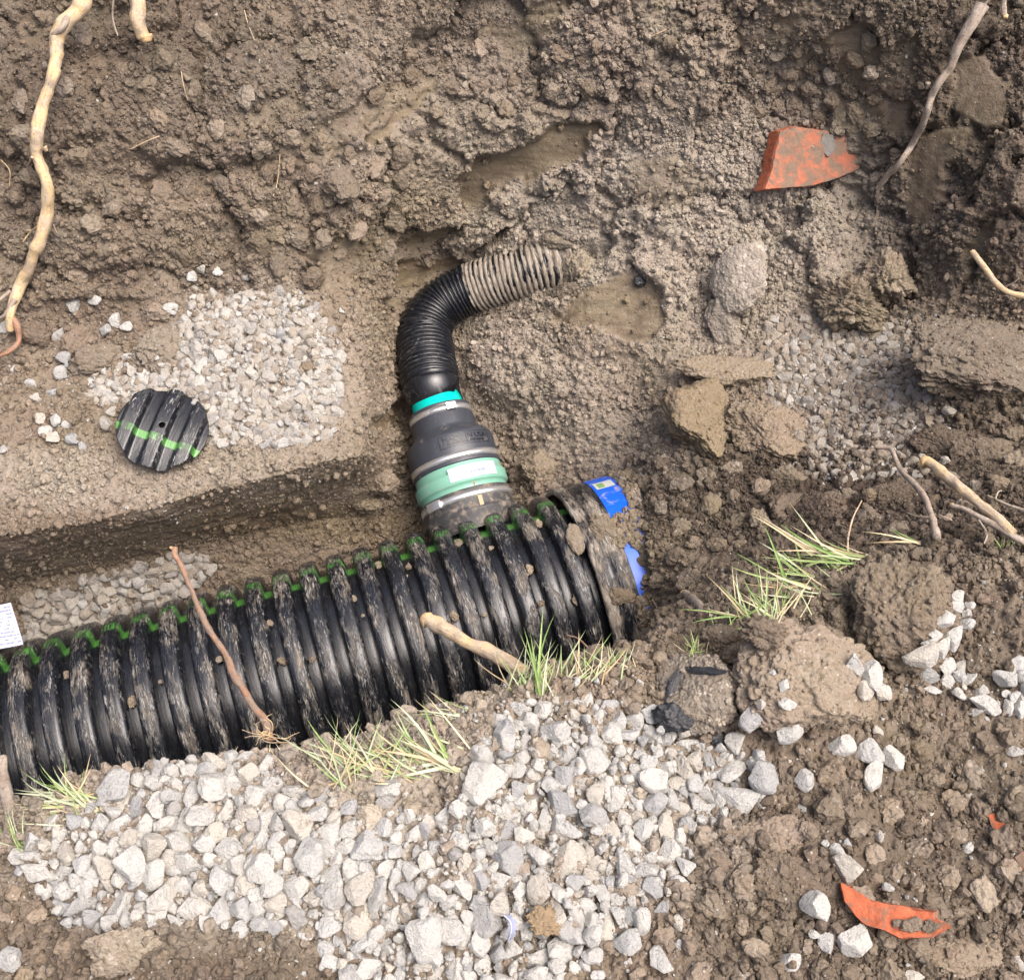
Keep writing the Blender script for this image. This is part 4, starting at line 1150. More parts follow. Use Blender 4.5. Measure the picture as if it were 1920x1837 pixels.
for key, (label, group, lst) in LOOSE.items():
    for q in lst: taken.append((q[0], q[1], 0.25 * (q[2] + q[3])))
rest = []
bed_fg, r_ = gravel_bed('gravel_bed', 'spread of crushed pale limestone on the near ground', FG, POLY_FG, [30, 24, 19, 15], 330, 0.78, 0.24, 10); rest += r_
bed_sh, r_ = gravel_bed('gravel_bed', 'patch of pale gravel on the ledge behind the disc', shelf_list(), POLY_SHELF, [21, 17, 14, 11], 400, 0.68, 0.48, 22, 0.62); rest += r_
bed_st, r_ = gravel_bed('gravel_bed', 'strip of grey gravel between trench wall and pipe', [], POLY_STRIP, [24, 19, 15, 12], 210, 0.72, 0.34, 14, 0.55); rest += r_
bed_rt, r_ = gravel_bed('gravel_bed', 'patch of small grey gravel among clods at the right', [], POLY_RIGHT, [19, 15, 12, 10], 300, 0.86, 0.45, 70, 0.33); rest += r_

# ------------------------------------------------------------------ large clods
def clod(px_, py_, w_, h_, ang, label, soilw, seed, sub=5, pn=2.8, cuts=6, lump=0.22, fine=0.05, thick=0.6, sink=0.35, mat='clod', cat='clod of earth', name='soil_clod', group=None, wl=3.4, lift=0.0):
    co, n = hit(px_, py_)
    k = ((co - CAM) @ FWD) / FPX
    me_ = clod_mesh(name, seed, sub, pn, cuts, lump, fine, M[mat], wl)
    o = link(name, me_)
    placed(o, co + n * lift, n, w_ * k * 1.06, h_ * k * 1.06, ang, thick * min(w_, h_) * k, sink, None, 0.05)
    o.color = (*soilw, 1)
    taken.append((px_, py_, 0.2 * (w_ + h_)))
    if max(w_, h_) >= 100 or cat == 'tar lump': add_solid(o)
    return tag(o, label, cat, group)
clod(1815, 685, 250, 165, -3, 'large flat-topped dark earth slab jutting in from the right edge', (0.25, 0, 0.15), 11, 6, 4.5, 4, 0.14, 0.045, 0.75, 0.2, wl=4)
clod(1690, 1125, 195, 215, 8, 'biggest brown clod standing behind the wedged pile of pale stones', (0.12, 0.12, 0.0), 12, 6, 3.2, 7, 0.18, 0.035, 0.9, 0.1, wl=4)
clod(1497, 1285, 275, 215, -18, 'wide brown clod with small white stones lying on it', (0.08, 0.12, 0.12), 13, 6, 2.8, 7, 0.18, 0.035, 0.65, 0.2, wl=4)
clod(1312, 1305, 160, 150, 0, 'round speckled clod ringed with black tar streaks', (0.0, 0.05, 0.5), 14, 6, 2.4, 5, 0.15, 0.035, 0.7, 0.3, wl=5)
clod(1600, 560, 150, 110, 10, 'crumbly yellow clay lump left of the flat dark slab', (0.0, 0.7, 0.2), 15, 6, 2.4, 6, 0.35, 0.09, 0.9, 0.08)
clod(1665, 540, 90, 110, 30, 'smaller upright yellow clay lump beside the crumbly yellow one', (0.0, 0.6, 0.2), 16, 5, 2.3, 6, 0.35, 0.09, 0.9, 0.08)
clod(1397, 525, 112, 135, -10, 'pale cracked rounded cake of dry clay', (0.0, 0.15, 0.95), 17, 6, 2.3, 5, 0.1, 0.02, 0.6, 0.1, wl=4)
clod(1362, 610, 60, 110, 25, 'thin pale clay flake leaning under the cracked pale cake', (0.0, 0.15, 0.8), 18, 5, 3, 5, 0.15, 0.02, 0.6, 0.1)
clod(1303, 800, 125, 190, 6, 'upright ochre clay block with a smooth sheared left face', (0.0, 0.85, 0.05), 19, 6, 4.2, 6, 0.15, 0.03, 0.65, 0.22, wl=4)
clod(1355, 702, 190, 62, -12, 'long flat clay slab lying across the top of the ochre block', (0.0, 0.45, 0.15), 20, 5, 3.2, 6, 0.22, 0.05, 0.6, 0.0)
clod(1440, 815, 175, 110, -28, 'wedge shaped brown clod right of the ochre block', (0.12, 0.25, 0.05), 21, 6, 3.2, 7, 0.2, 0.05, 0.6, 0.2)
clod(1485, 900, 85, 55, -15, 'small tan lump under the wedge shaped brown clod', (0.0, 0.35, 0.1), 22, 5, 2.6, 6, 0.3, 0.07, 0.7, 0.3)
clod(1430, 978, 42, 52, 0, 'small tan lump alone on dark crumbs beside the buried coupler', (0.0, 0.4, 0.15), 23, 5, 2.6, 6, 0.3, 0.07, 0.7, 0.2)
clod(1350, 1195, 80, 52, 10, 'dark crumbly clod touching the small green grass tuft', (0.35, 0, 0), 24, 5, 2.5, 6, 0.3, 0.08, 0.8, 0.3)
clod(1432, 1186, 90, 62, 0, 'dark crumbly clod between green grass and the wide brown clod', (0.35, 0, 0), 25, 5, 2.5, 6, 0.3, 0.08, 0.8, 0.3)
clod(1370, 1232, 48, 44, 0, 'small squarish clod above the tar streaked clod', (0.2, 0, 0), 26, 4, 3, 6, 0.2, 0.06, 0.8, 0.25)
clod(1570, 1160, 55, 62, 0, 'dark clod squeezed between the two biggest brown clods', (0.55, 0, 0), 27, 5, 2.8, 7, 0.25, 0.07, 0.8, 0.3)
clod(1810, 1790, 180, 80, 12, 'reddish brown lump at the bottom right corner below the orange shard', (0.1, 0.3, 0.1), 28, 6, 2.6, 6, 0.25, 0.05, 0.5, 0.35)
clod(1720, 1500, 60, 42, 0, 'yellowish lump among dark crumbs under the white stones at lower right', (0.1, 0.4, 0.05), 29, 5, 2.6, 6, 0.3, 0.07, 0.7, 0.3)
clod(1840, 850, 110, 60, -25, 'dark slaty clod under the flat slab at right', (0.6, 0, 0), 30, 5, 3, 7, 0.25, 0.05, 0.6, 0.3)
clod(1770, 830, 120, 60, -15, 'dark flat clod behind the yellow peeled root', (0.62, 0, 0), 31, 5, 3, 7, 0.25, 0.05, 0.6, 0.3)
clod(1545, 960, 110, 62, 12, 'dark clod above the green grass tuft', (0.65, 0, 0), 32, 5, 2.8, 7, 0.28, 0.06, 0.6, 0.3)
clod(1690, 930, 120, 60, 5, 'dark clod under the grey curved root', (0.62, 0, 0), 33, 5, 2.8, 7, 0.28, 0.06, 0.6, 0.3)
clod(1470, 950, 70, 60, 20, 'dark angular clod next to the small tan lump', (0.6, 0, 0), 34, 5, 3, 8, 0.2, 0.05, 0.7, 0.3)
clod(715, 905, 66, 62, 0, 'tan clod lying between trench wall and the green hub', (0.05, 0.25, 0.1), 35, 5, 2.6, 6, 0.25, 0.06, 0.8, 0.25)
clod(690, 945, 60, 40, 10, 'brown crumbly lump at the foot of the trench wall near the hub', (0.15, 0.2, 0.0), 36, 5, 2.6, 6, 0.3, 0.08, 0.8, 0.25)
clod(1010, 885, 75, 80, 0, 'tan lump to the right of the green hub', (0.05, 0.3, 0.1), 37, 5, 2.6, 6, 0.28, 0.07, 0.7, 0.3)
clod(640, 348, 70, 78, 0, 'biggest rounded lump standing out of the far bank', (0.15, 0.1, 0.15), 38, 5, 2.4, 5, 0.25, 0.05, 0.6, 0.4)
clod(64, 625, 64, 52, 15, 'dark clod beside the forked end of the long yellow root', (0.35, 0, 0), 39, 5, 2.8, 7, 0.2, 0.05, 0.7, 0.3)
clod(140, 640, 72, 46, 25, 'dark oblong clod right of the clod at the root end', (0.35, 0, 0), 40, 5, 2.8, 7, 0.2, 0.05, 0.7, 0.3)
clod(180, 680, 96, 74, 0, 'crumbly clod with grey stones round it above the disc', (0.25, 0, 0.15), 41, 5, 2.5, 6, 0.3, 0.07, 0.6, 0.35)
clod(300, 660, 92, 105, 0, 'pale dusty clod at the left of the ledge gravel', (0.0, 0.2, 0.4), 42, 5, 2.5, 6, 0.3, 0.07, 0.6, 0.35)
clod(290, 590, 60, 50, 0, 'brown clod above the pale dusty one', (0.2, 0, 0.1), 43, 5, 2.5, 6, 0.3, 0.07, 0.7, 0.35)
clod(575, 690, 34, 26, 0, 'small brown lump sitting on the ledge gravel', (0.15, 0.2, 0), 44, 4, 2.5, 6, 0.3, 0.07, 0.8, 0.15)
clod(690, 1535, 55, 60, 0, 'tan dusty clod among stones below the middle grass', (0.0, 0.1, 0.55), 45, 5, 2.6, 6, 0.2, 0.05, 0.7, 0.3)
clod(1010, 1405, 40, 46, 0, 'tan dusty clod among stones in the right half of the gravel spread', (0.0, 0.2, 0.5), 46, 4, 2.6, 6, 0.2, 0.05, 0.7, 0.3)
clod(235, 1780, 150, 95, 0, 'white flecked clod at the bottom edge left of centre', (0.1, 0.2, 0.3), 47, 6, 2.4, 5, 0.25, 0.05, 0.5, 0.45)
clod(1440, 1570, 150, 75, 5, 'broad low clod right of the gravel spread', (0.2, 0, 0.05), 48, 6, 2.4, 5, 0.25, 0.05, 0.45, 0.45)
clod(1480, 1650, 140, 90, -20, 'rooty clod up and left of the lower orange shard', (0.3, 0, 0.0), 49, 6, 2.4, 5, 0.25, 0.06, 0.5, 0.45)
# mud sitting on the coupler
def on_pipe(px_, py_, r_):
    dv = norm(ray(px_, py_)); oc = CAM - P0; dp_ = dv - (dv @ AX) * AX; op_ = oc - (oc @ AX) * AX
    a_, b_, c_ = dp_ @ dp_, 2 * dp_ @ op_, op_ @ op_ - r_ ** 2
    t_ = (-b_ - math.sqrt(max(0, b_ * b_ - 4 * a_ * c_))) / (2 * a_)
    return CAM + dv * t_, norm(op_ + dp_ * t_)
hit0 = hit
hit = lambda x, y: on_pipe(x, y, 0.279)
clod(1140, 996, 92, 50, -40, 'tan mud cake stuck across the blue label on the coupler', (0.0, 0.3, 0.1), 50, 6, 2.6, 5, 0.3, 0.06, 0.45, 0.5, cat='mud', name='mud_cake', lift=0.0)
clod(1078, 1012, 30, 62, 18, 'smooth tan mud smear on the left edge of the coupler', (0.0, 0.25, 0.25), 51, 5, 2.4, 3, 0.15, 0.03, 0.25, 0.5, cat='mud', name='mud_cake', lift=0.003)
clod(1165, 1118, 52, 34, -10, 'lowest mud lump on the coupler above the bottom scrap of blue label', (0.05, 0.25, 0.0), 53, 5, 2.6, 5, 0.3, 0.07, 0.5, 0.4, cat='mud', name='mud_cake')
hit = hit0
for i, (cx_, cy_, cw_, ch_) in enumerate([(1078, 500, 60, 80), (1062, 545, 60, 34), (1050, 450, 70, 30)]):
    clod(cx_, cy_, cw_, ch_, 10 * i, ['brown earth lump closing off the far end of the muddy flexible pipe', 'earth lump under the far end of the muddy flexible pipe', 'earth lump on top of the far end of the muddy flexible pipe'][i], (0.08, 0.15, 0.2), 70 + i, 5, 2.5, 6, 0.3, 0.08, 0.9, 0.1)
# black tar lumps
clod(1262, 1345, 80, 60, -10, 'shiny black tar lump on the left flank of the tar streaked clod', (0, 0, 0), 60, 5, 2.6, 6, 0.3, 0.07, 0.6, 0.2, 'asphalt', 'tar lump', 'tar_lump')
clod(1350, 1386, 48, 28, 10, 'small black tar lump under the tar streaked clod', (0, 0, 0), 61, 4, 2.6, 6, 0.3, 0.07, 0.7, 0.2, 'asphalt', 'tar lump', 'tar_lump')
clod(1212, 1352, 40, 30, 0, 'small black tar lump left of the shiny one', (0, 0, 0), 62, 4, 2.6, 6, 0.3, 0.07, 0.6, 0.2, 'asphalt', 'tar lump', 'tar_lump')
clod(1262, 1285, 22, 66, -20, 'black tar streak down the left side of the round speckled clod', (0, 0, 0), 64, 5, 2.6, 5, 0.3, 0.07, 0.5, 0.3, 'asphalt', 'tar', 'tar_streak')
clod(1325, 1258, 90, 16, -12, 'black tar streak across the top of the round speckled clod', (0, 0, 0), 65, 5, 2.6, 5, 0.3, 0.07, 0.7, 0.3, 'asphalt', 'tar', 'tar_streak')
clod(1200, 528, 24, 22, 0, 'small black pitted cinder on the smooth clay mound', (0, 0, 0), 63, 4, 2.4, 4, 0.2, 0.08, 0.8, 0.2, 'asphalt', 'cinder', 'cinder')
# bits of mud lying on the big pipe
for i, (mx, my, mw) in enumerate([(662, 1122, 14), (760, 1085, 16), (920, 1108, 18), (912, 1085, 22), (985, 1110, 12), (995, 1022, 14), (1082, 1125, 18), (1028, 1112, 12), (870, 1110, 14), (506, 1168, 12), (520, 1130, 12), (1050, 995, 14)] + [tuple(project(cyl((k_ + 0.5) * PITCHR, p_, RV))[:2]) + (w_,) for k_, p_, w_ in [(k__, R(float(rng.uniform(40, 112))), float(rng.uniform(8, 17))) for k__ in (1, 3, 4, 6, 8, 9, 11, 12, 13, 14, 15, 15, 16, 17, 17, 18)]]):
    dv = norm(ray(mx, my))
    # ray against the rib cylinder
    oc = CAM - P0; dperp = dv - (dv @ AX) * AX; operp = oc - (oc @ AX) * AX
    rr_ = RV + 0.012
    aq, bq, cq = dperp @ dperp, 2 * dperp @ operp, operp @ operp - rr_ ** 2
    tq = (-bq - math.sqrt(max(0, bq * bq - 4 * aq * cq))) / (2 * aq)
    co = CAM + dv * tq; nn = norm(operp + dperp * tq)
    k = tq / FPX
    o = bpy.data.objects.new('mud_lump', CLOD_LO[i % len(CLOD_LO)]); COL.objects.link(o)
    placed(o, co, nn, mw * k, mw * k * rng.uniform(0.8, 1.5), rng.uniform(0, 90), mw * k * 0.6, 0.3)
    o.color = (0.05, 0.25, 0.15, 1)
    tag(o, 'small dried mud lump stuck between the ribs of the big pipe', 'mud', 'mud lumps on the pipe')

for key, (label, group, lst) in LOOSE.items():
    who = {}
    if len(lst) > 1:
        free = list(range(len(lst)))
        for word, f in (('largest', lambda i: -lst[i][2] * lst[i][3]), ('topmost', lambda i: lst[i][1]), ('lowest', lambda i: -lst[i][1]), ('leftmost', lambda i: lst[i][0]), ('rightmost', lambda i: -lst[i][0]), ('smallest', lambda i: lst[i][2] * lst[i][3])):
            i = min(range(len(lst)), key=f)
            if i in free: who[i] = word; free.remove(i)
    for i, s in enumerate(lst):
        o = stone_at(*s, None, sink=0.06, reg=False)
        tag(o, (who[i] + ' ' + label) if i in who else label, 'stone', group)

# mid-size clods that belong to the bank and ground
zones = [([(0, 0), (700, 0), (700, 520), (0, 640)], [40, 32, 26, 20], 45, 0.35), ([(480, 260), (760, 280), (740, 480), (480, 470)], [40, 33, 26, 20], 45, 0.12),
         ([(1180, 860), (1900, 780), (1900, 960), (1650, 1010), (1330, 1090), (1210, 1090)], [42, 34, 27, 22], 90, 0.5),
         ([(1300, 1470), (1900, 1350), (1920, 1837), (1200, 1837)], [52, 42, 33, 25], 70, 0.32), ([(0, 1580), (120, 1640), (120, 1837), (0, 1837)], [36, 30, 24], 25, 0.25),
         ([(1380, 120), (1640, 60), (1640, 250), (1400, 240)], [34, 26, 22], 25, 0.4), ([(700, 100), (1350, 60), (1350, 200), (800, 230)], [32, 25, 20], 30, 0.25)]
ncl = 0
for poly, sizes, nmax, dk in zones:
    for s in fill(poly, sizes, nmax, None, 1.15, 900):
        if ncl >= 300: break
        co, n = hit(s[0], s[1])
        k = ((co - CAM) @ FWD) / FPX
        o = bpy.data.objects.new('clod', CLOD_LO[int(rng.integers(len(CLOD_LO)))]); COL.objects.link(o); o.parent = ground
        placed(o, co, n, s[2] * k, s[3] * k, s[4], 0.7 * min(s[2], s[3]) * k, 0.38)
        o.color = (max(0, dk + rng.normal(0, 0.12)), max(0, rng.normal(0.08, 0.12)), max(0, rng.normal(0.08, 0.1)), 1)
        ncl += 1

# ------------------------------------------------------------------ fine scatter (uncountable): crumbs and chips
def scatter(name, pts, nrm_, scl, colr, meshes, kind_label, parent=None, squash=(0.6, 1.0)):
    n = len(pts)
    me_ = bpy.data.meshes.new(name)
    me_.vertices.add(n); me_.vertices.foreach_set('co', np.asarray(pts, np.float32).ravel())
    sv = np.stack([scl * rng.uniform(0.8, 1.25, n), scl * rng.uniform(0.75, 1.1, n), scl * rng.uniform(*squash, n)], -1)
    attr(me_, 'idx', 'INT', rng.integers(0, len(meshes), n)); attr(me_, 'scl', 'FLOAT_VECTOR', sv)
    attr(me_, 'rot', 'FLOAT_VECTOR', rng.uniform(-3.14, 3.14, (n, 3))); attr(me_, 'soil', 'FLOAT_COLOR', colr)
    o = link(name, me_)
    src = bpy.data.collections.new(name + '_shapes')
    for k, m_ in enumerate(meshes):
        src.objects.link(bpy.data.objects.new('%s_shape_%02d' % (name, k), m_))
    g = bpy.data.node_groups.new(name, 'GeometryNodeTree')
    g.interface.new_socket('Geometry', in_out='INPUT', socket_type='NodeSocketGeometry')
    g.interface.new_socket('Geometry', in_out='OUTPUT', socket_type='NodeSocketGeometry')
    gi = g.nodes.new('NodeGroupInput'); go = g.nodes.new('NodeGroupOutput')
    iop = g.nodes.new('GeometryNodeInstanceOnPoints'); ci = g.nodes.new('GeometryNodeCollectionInfo')
    ci.inputs['Collection'].default_value = src; ci.inputs['Separate Children'].default_value = True; ci.inputs['Reset Children'].default_value = True
    def na(nm, ty):
        x = g.nodes.new('GeometryNodeInputNamedAttribute'); x.data_type = ty; x.inputs['Name'].default_value = nm
        return [s for s in x.outputs if s.enabled and s.name == 'Attribute'][0]
    e2r = g.nodes.new('FunctionNodeEulerToRotation')
    L = g.links.new
    L(gi.outputs[0], iop.inputs['Points']); L(ci.outputs[0], iop.inputs['Instance'])
    iop.inputs['Pick Instance'].default_value = True
    L(na('idx', 'INT'), iop.inputs['Instance Index']); L(na('rot', 'FLOAT_VECTOR'), e2r.inputs[0]); L(e2r.outputs[0], iop.inputs['Rotation'])
    L(na('scl', 'FLOAT_VECTOR'), iop.inputs['Scale']); L(iop.outputs[0], go.inputs[0])
    md = o.modifiers.new('scatter', 'NODES'); md.node_group = g
    if parent: o.parent = parent; o.location = -Vector(parent.location)
    return tag(o, kind_label, kind='stuff')

# sampling the sheet
A4 = G2.reshape(NS, NU, 3)
e1 = A4[1:, :-1] - A4[:-1, :-1]; e2 = A4[:-1, 1:] - A4[:-1, :-1]
area = np.linalg.norm(np.cross(e1, e2), axis=2).ravel()
cid = (np.arange(NS - 1)[:, None] * NU + np.arange(NU - 1)[None, :]).ravel()
pj = project(P2)
vis = np.where((pj[:, 0] > -160) & (pj[:, 0] < 2080) & (pj[:, 1] > -160) & (pj[:, 1] < 2000), 1.0, 0.45) * (pj[:, 0] > -700) * (pj[:, 0] < 2700) * (pj[:, 1] > -420) * (pj[:, 1] < 2700)
def sample(n, wgt):
    pr = area * wgt[cid]; pr = pr / pr.sum()
    c = rng.choice(len(area), n, p=pr); v = cid[c]
    a, b = rng.random((2, n, 1))
    p = P2[v] * (1 - a) * (1 - b) + P2[v + 1] * a * (1 - b) + P2[v + NU] * (1 - a) * b + P2[v + NU + 1] * a * b
    return p, v
CR = [clod_mesh('soil_crumb', 400 + i, 2, 2.3, 6, 0.3, 0.09, M['crumb'], 2.2) for i in range(10)]
hidden = (P2[:, 2] < -0.9) & (P2[:, 1] < 1.0)
lumpy = 0.25 + 0.75 * sstep(-0.25, 0.3, fbm(P2 * 6, 3, 91))
ingr = np.maximum.reduce([poly_mask(px, py, POLY_FG, 10), 0.6 * poly_mask(px, py, POLY_SHELF, 10)])
wgt = vis * (1 - 0.92 * smooth) * (1 - 0.7 * wall) * np.where(hidden, 0.05, 1.0) * lumpy * (1 - 0.85 * ingr) * (1 - 0.75 * nearwall)
n_ = 225000
pt, vi = sample(n_, wgt)
sc_ = 0.0038 * (1 - rng.random(n_)) ** (-1 / 2.3); sc_ = np.clip(sc_, 0.0038, 0.024)
sc_ *= np.where(P2[vi][:, 1] < 0.9, 1.05, 0.88)
nv = N2[vi]
cpt = pt + nv * (sc_ * 0.22)[:, None]; ccol = soil[vi]
for b_, v_, f_, o_ in SOLIDS:
    if o_.name.split('.')[0] != 'soil_clod' or f_.shape[1] != 3: continue
    A_, B_, C_ = v_[f_[:, 0]], v_[f_[:, 1]], v_[f_[:, 2]]
    cr_ = np.cross(B_ - A_, C_ - A_); ar_ = np.linalg.norm(cr_, axis=1)
    up_ = np.clip(cr_[:, 2] / (ar_ + 1e-12), 0, 1)
    keep = 0.15 + sstep(-0.1, 0.3, fbm(A_ * 16, 2, 5))
    pr_ = ar_ * (up_ > 0.25) * keep; m_ = int(pr_.sum() * 0.5 * (4000 if o_.color[1] > 0.28 or o_.color[2] > 0.7 else 17000))
    ci_ = rng.choice(len(f_), m_, p=pr_ / pr_.sum()); ra_ = np.sqrt(rng.random((m_, 1))); rb_ = rng.random((m_, 1))
    cpt = np.vstack([cpt, A_[ci_] * (1 - ra_) + B_[ci_] * ra_ * (1 - rb_) + C_[ci_] * ra_ * rb_])
    sc_ = np.concatenate([sc_, np.clip(0.0028 * (1 - rng.random(m_)) ** (-1 / 2.6), 0.0028, 0.010)])
    ccol = np.vstack([ccol, np.tile([o_.color[0], o_.color[1], o_.color[2], 1.0], (m_, 1))])
# crumbs smeared over the coupler, leaving its left rim and scraps of the label bare
m_ = 9000
tt_ = T0 + 0.06 + rng.random(m_) * 0.40; ph_ = rng.uniform(R(20), R(140), m_)
q_ = cyl(tt_, ph_, 0.279); qp = project(q_)
bare = np.maximum.reduce([poly_mask(qp[:, 0], qp[:, 1], pl, 5) for pl in ([(1072, 890), (1155, 888), (1188, 955), (1118, 975)], [(1132, 1020), (1160, 1030), (1180, 1018), (1216, 1040), (1204, 1115), (1160, 1110)], [(1165, 1128), (1190, 1125), (1188, 1165), (1168, 1165)], [(1195, 915), (1215, 915), (1245, 990), (1258, 1060), (1238, 1060), (1222, 990)], [(1250, 900), (1270, 900), (1285, 950), (1282, 975), (1262, 940)], [(1040, 925), (1085, 915), (1140, 1010), (1170, 1180), (1060, 1190)])])
kp = (rng.random(m_) > bare * 1.02) & (fbm(q_ * 35, 2, 3) + 0.9 * sstep(1120, 1180, qp[:, 0]) > 0.05)
q_ = q_[kp]; m_ = len(q_)
cpt = np.vstack([cpt, q_]); sc_ = np.concatenate([sc_, np.clip(0.006 * (1 - rng.random(m_)) ** (-1 / 2.2), 0.006, 0.02)])
ccol = np.vstack([ccol, np.tile([0.12, 0.25, 0.05, 1.0], (m_, 1))])
n_ = len(cpt)
scatter('soil_crumbs', cpt, None, sc_, np.clip(ccol + np.array([1, 1, 1, 0]) * rng.normal(0, 0.09, (n_, 1)), 0, 1), CR, 'loose crumbs of brown earth covering the banks and ground')
CH = [rock_mesh('gravel_chip', 500 + i, 2, 8 + i % 6, 0.04, M['stone']) for i in range(10)]
wch = np.maximum.reduce([2.0 * poly_mask(px, py, POLY_FG, 25), 1.7 * poly_mask(px, py, POLY_SHELF, 25), 1.3 * poly_mask(px, py, POLY_STRIP, 14) * far, 1.4 * poly_mask(px, py, POLY_RIGHT, 45),
    0.9 * ell(wx, wy, 1050, 1320, 260, 60, 0.5) * near, 0.30 * near, 0.10 * ell(wx, wy, 1300, 450, 350, 220), 0.25 * ell(wx, wy, 250, 900, 420, 70), 0.25 * ell(wx, wy, 200, 700, 250, 150), 0.02 * far]) * vis
n_ = 21000
pt, vi = sample(n_, wch * np.where(hidden, 0.0, 1.0) * (1 - smooth))
sc_ = np.clip(0.0035 * (1 - rng.random(n_)) ** (-1 / 2.0), 0.0035, 0.0135)
thin = np.where(wch[vi] < 0.5, 0.62, 1.0); sc_ = sc_ * thin
if rest:      # smaller stones past the 300 of a bed
    rp = []; rs = []
    for s in rest:
        co, n = hit(s[0], s[1]); rp.append(co + n * 0.003); rs.append(0.5 * (s[2] + s[3]) * ((co - CAM) @ FWD) / FPX)
    pt = np.vstack([pt, rp]); sc_ = np.concatenate([sc_, rs]); n_ = len(pt)
scatter('gravel_chips', pt + np.array([0, 0, 0.001]), None, sc_, np.tile([0, 0, 0, 1.0], (n_, 1)), CH, 'fine pale stone chips between the larger stones')

# ------------------------------------------------------------------ roots
def root_tube(name, C, r0, r1, mat, root, nseg=16, knob=0.12, seed=0, flare=0.0):
    C = catmull(C, 14); C, s = resample(C, max(0.0022, 0.3 * min(r0, r1)))
    n = len(C); t = s / s[-1]
    C = C + 0.35 * min(r0, r1) * np.stack([vnoise(np.stack([s * 24, s * 0 + 3, s * 0], -1), seed), vnoise(np.stack([s * 24, s * 0 + 9, s * 0], -1), seed + 1), s * 0], -1)
    rad_ = (r0 + (r1 - r0) * t) * (1 + flare * np.exp(-t * 14))
    rad_ = rad_ * (1 + 0.3 * knob * vnoise(np.stack([s * 60, s * 0, s * 0], -1), seed + 5) + knob * vnoise(np.stack([s * 13, s * 0, s * 0], -1), seed + 6) + 1.2 * knob * np.maximum(0, vnoise(np.stack([s * 28, s * 0 + 5, s * 0], -1), seed + 16) - 0.35))
    a = np.linspace(0, 2 * np.pi, nseg, endpoint=False)
    lump = vnoise(np.stack([np.repeat(s * 60, nseg), np.tile(np.cos(a) * 1.5, n), np.tile(np.sin(a) * 1.5, n)], -1), seed + 7).reshape(n, nseg)
    V, F, aa = tube(C, rad_[:, None] * (1 + 0.17 * lump), nseg)
    V = np.vstack([V, C[:1], C[-1:]]); m = len(V)
    caps = [[m - 2, (j + 1) % nseg, j, j] for j in range(nseg)]
    k = (n - 1) * nseg
    tri = np.array([[m - 2, (j + 1) % nseg, j] for j in range(nseg)] + [[m - 1, k + j, k + (j + 1) % nseg] for j in range(nseg)])
    bmv = V - np.array(root.location) if root is not None else V
    me_ = bpy.data.meshes.new(name)
    me_.from_pydata(bmv.tolist(), [], F.tolist() + tri.tolist())
    me_.polygons.foreach_set('use_smooth', np.ones(len(me_.polygons), bool))
    pa_ = np.vstack([np.stack([np.repeat(s, nseg), np.tile(a * (r0 + r1) / 2, n), np.zeros(n * nseg)], -1), [[0, 0, 0], [s[-1], 0, 0]]])
    attr(me_, 'pa', 'FLOAT_VECTOR', pa_)
    return link(name, me_, M[mat], root)

def root_thing(name, label, pts, r0, r1, mat, side=(), cat='root', seed=0, knob=0.12, tip=None, flare=0):
    """pts: (px, py, lift) with lift metres off the earth toward the viewer, or (px, py, 'z', z)"""
    def w_(p): return at_z(p[0], p[1], p[3]) if p[2] == 'z' else lifted(p[0], p[1], p[2])
    C = [w_(p) for p in pts]
    rt = empty(name, tuple(C[0]), label=label, cat=cat)
    root_tube('stem', C, r0, r1, mat, rt, 18 if r0 > 0.008 else 10, knob, seed, flare)
    for i, sp_ in enumerate(side):
        q = [w_(p) for p in sp_[0]]
        root_tube(sp_[2] if len(sp_) > 2 else 'rootlet', q, sp_[1], sp_[1] * 0.5, sp_[3] if len(sp_) > 3 else mat, rt, 7, 0.15, seed + 10 + i)
    if tip is not None:
        c0 = C[tip]; c1 = C[1] if tip == 0 else C[-2]
        dd = norm(c0 - c1)
        r_ = r0 if tip == 0 else r1
        root_tube('cut_end', [c0 - dd * r_ * 0.6, c0 + dd * r_ * 0.2, c0 + dd * r_ * 0.5], r_ * 1.03, r_ * 0.8, 'woodpa', rt, 14, 0.05, seed + 40)
    return rt
M['woodpa'] = root_mat('cut_wood', (0.70, 0.47, 0.22), (0.64, 0.46, 0.25), (0.4, 0.26, 0.14), 0.6)
M['root_bark'] = M['root_grey']

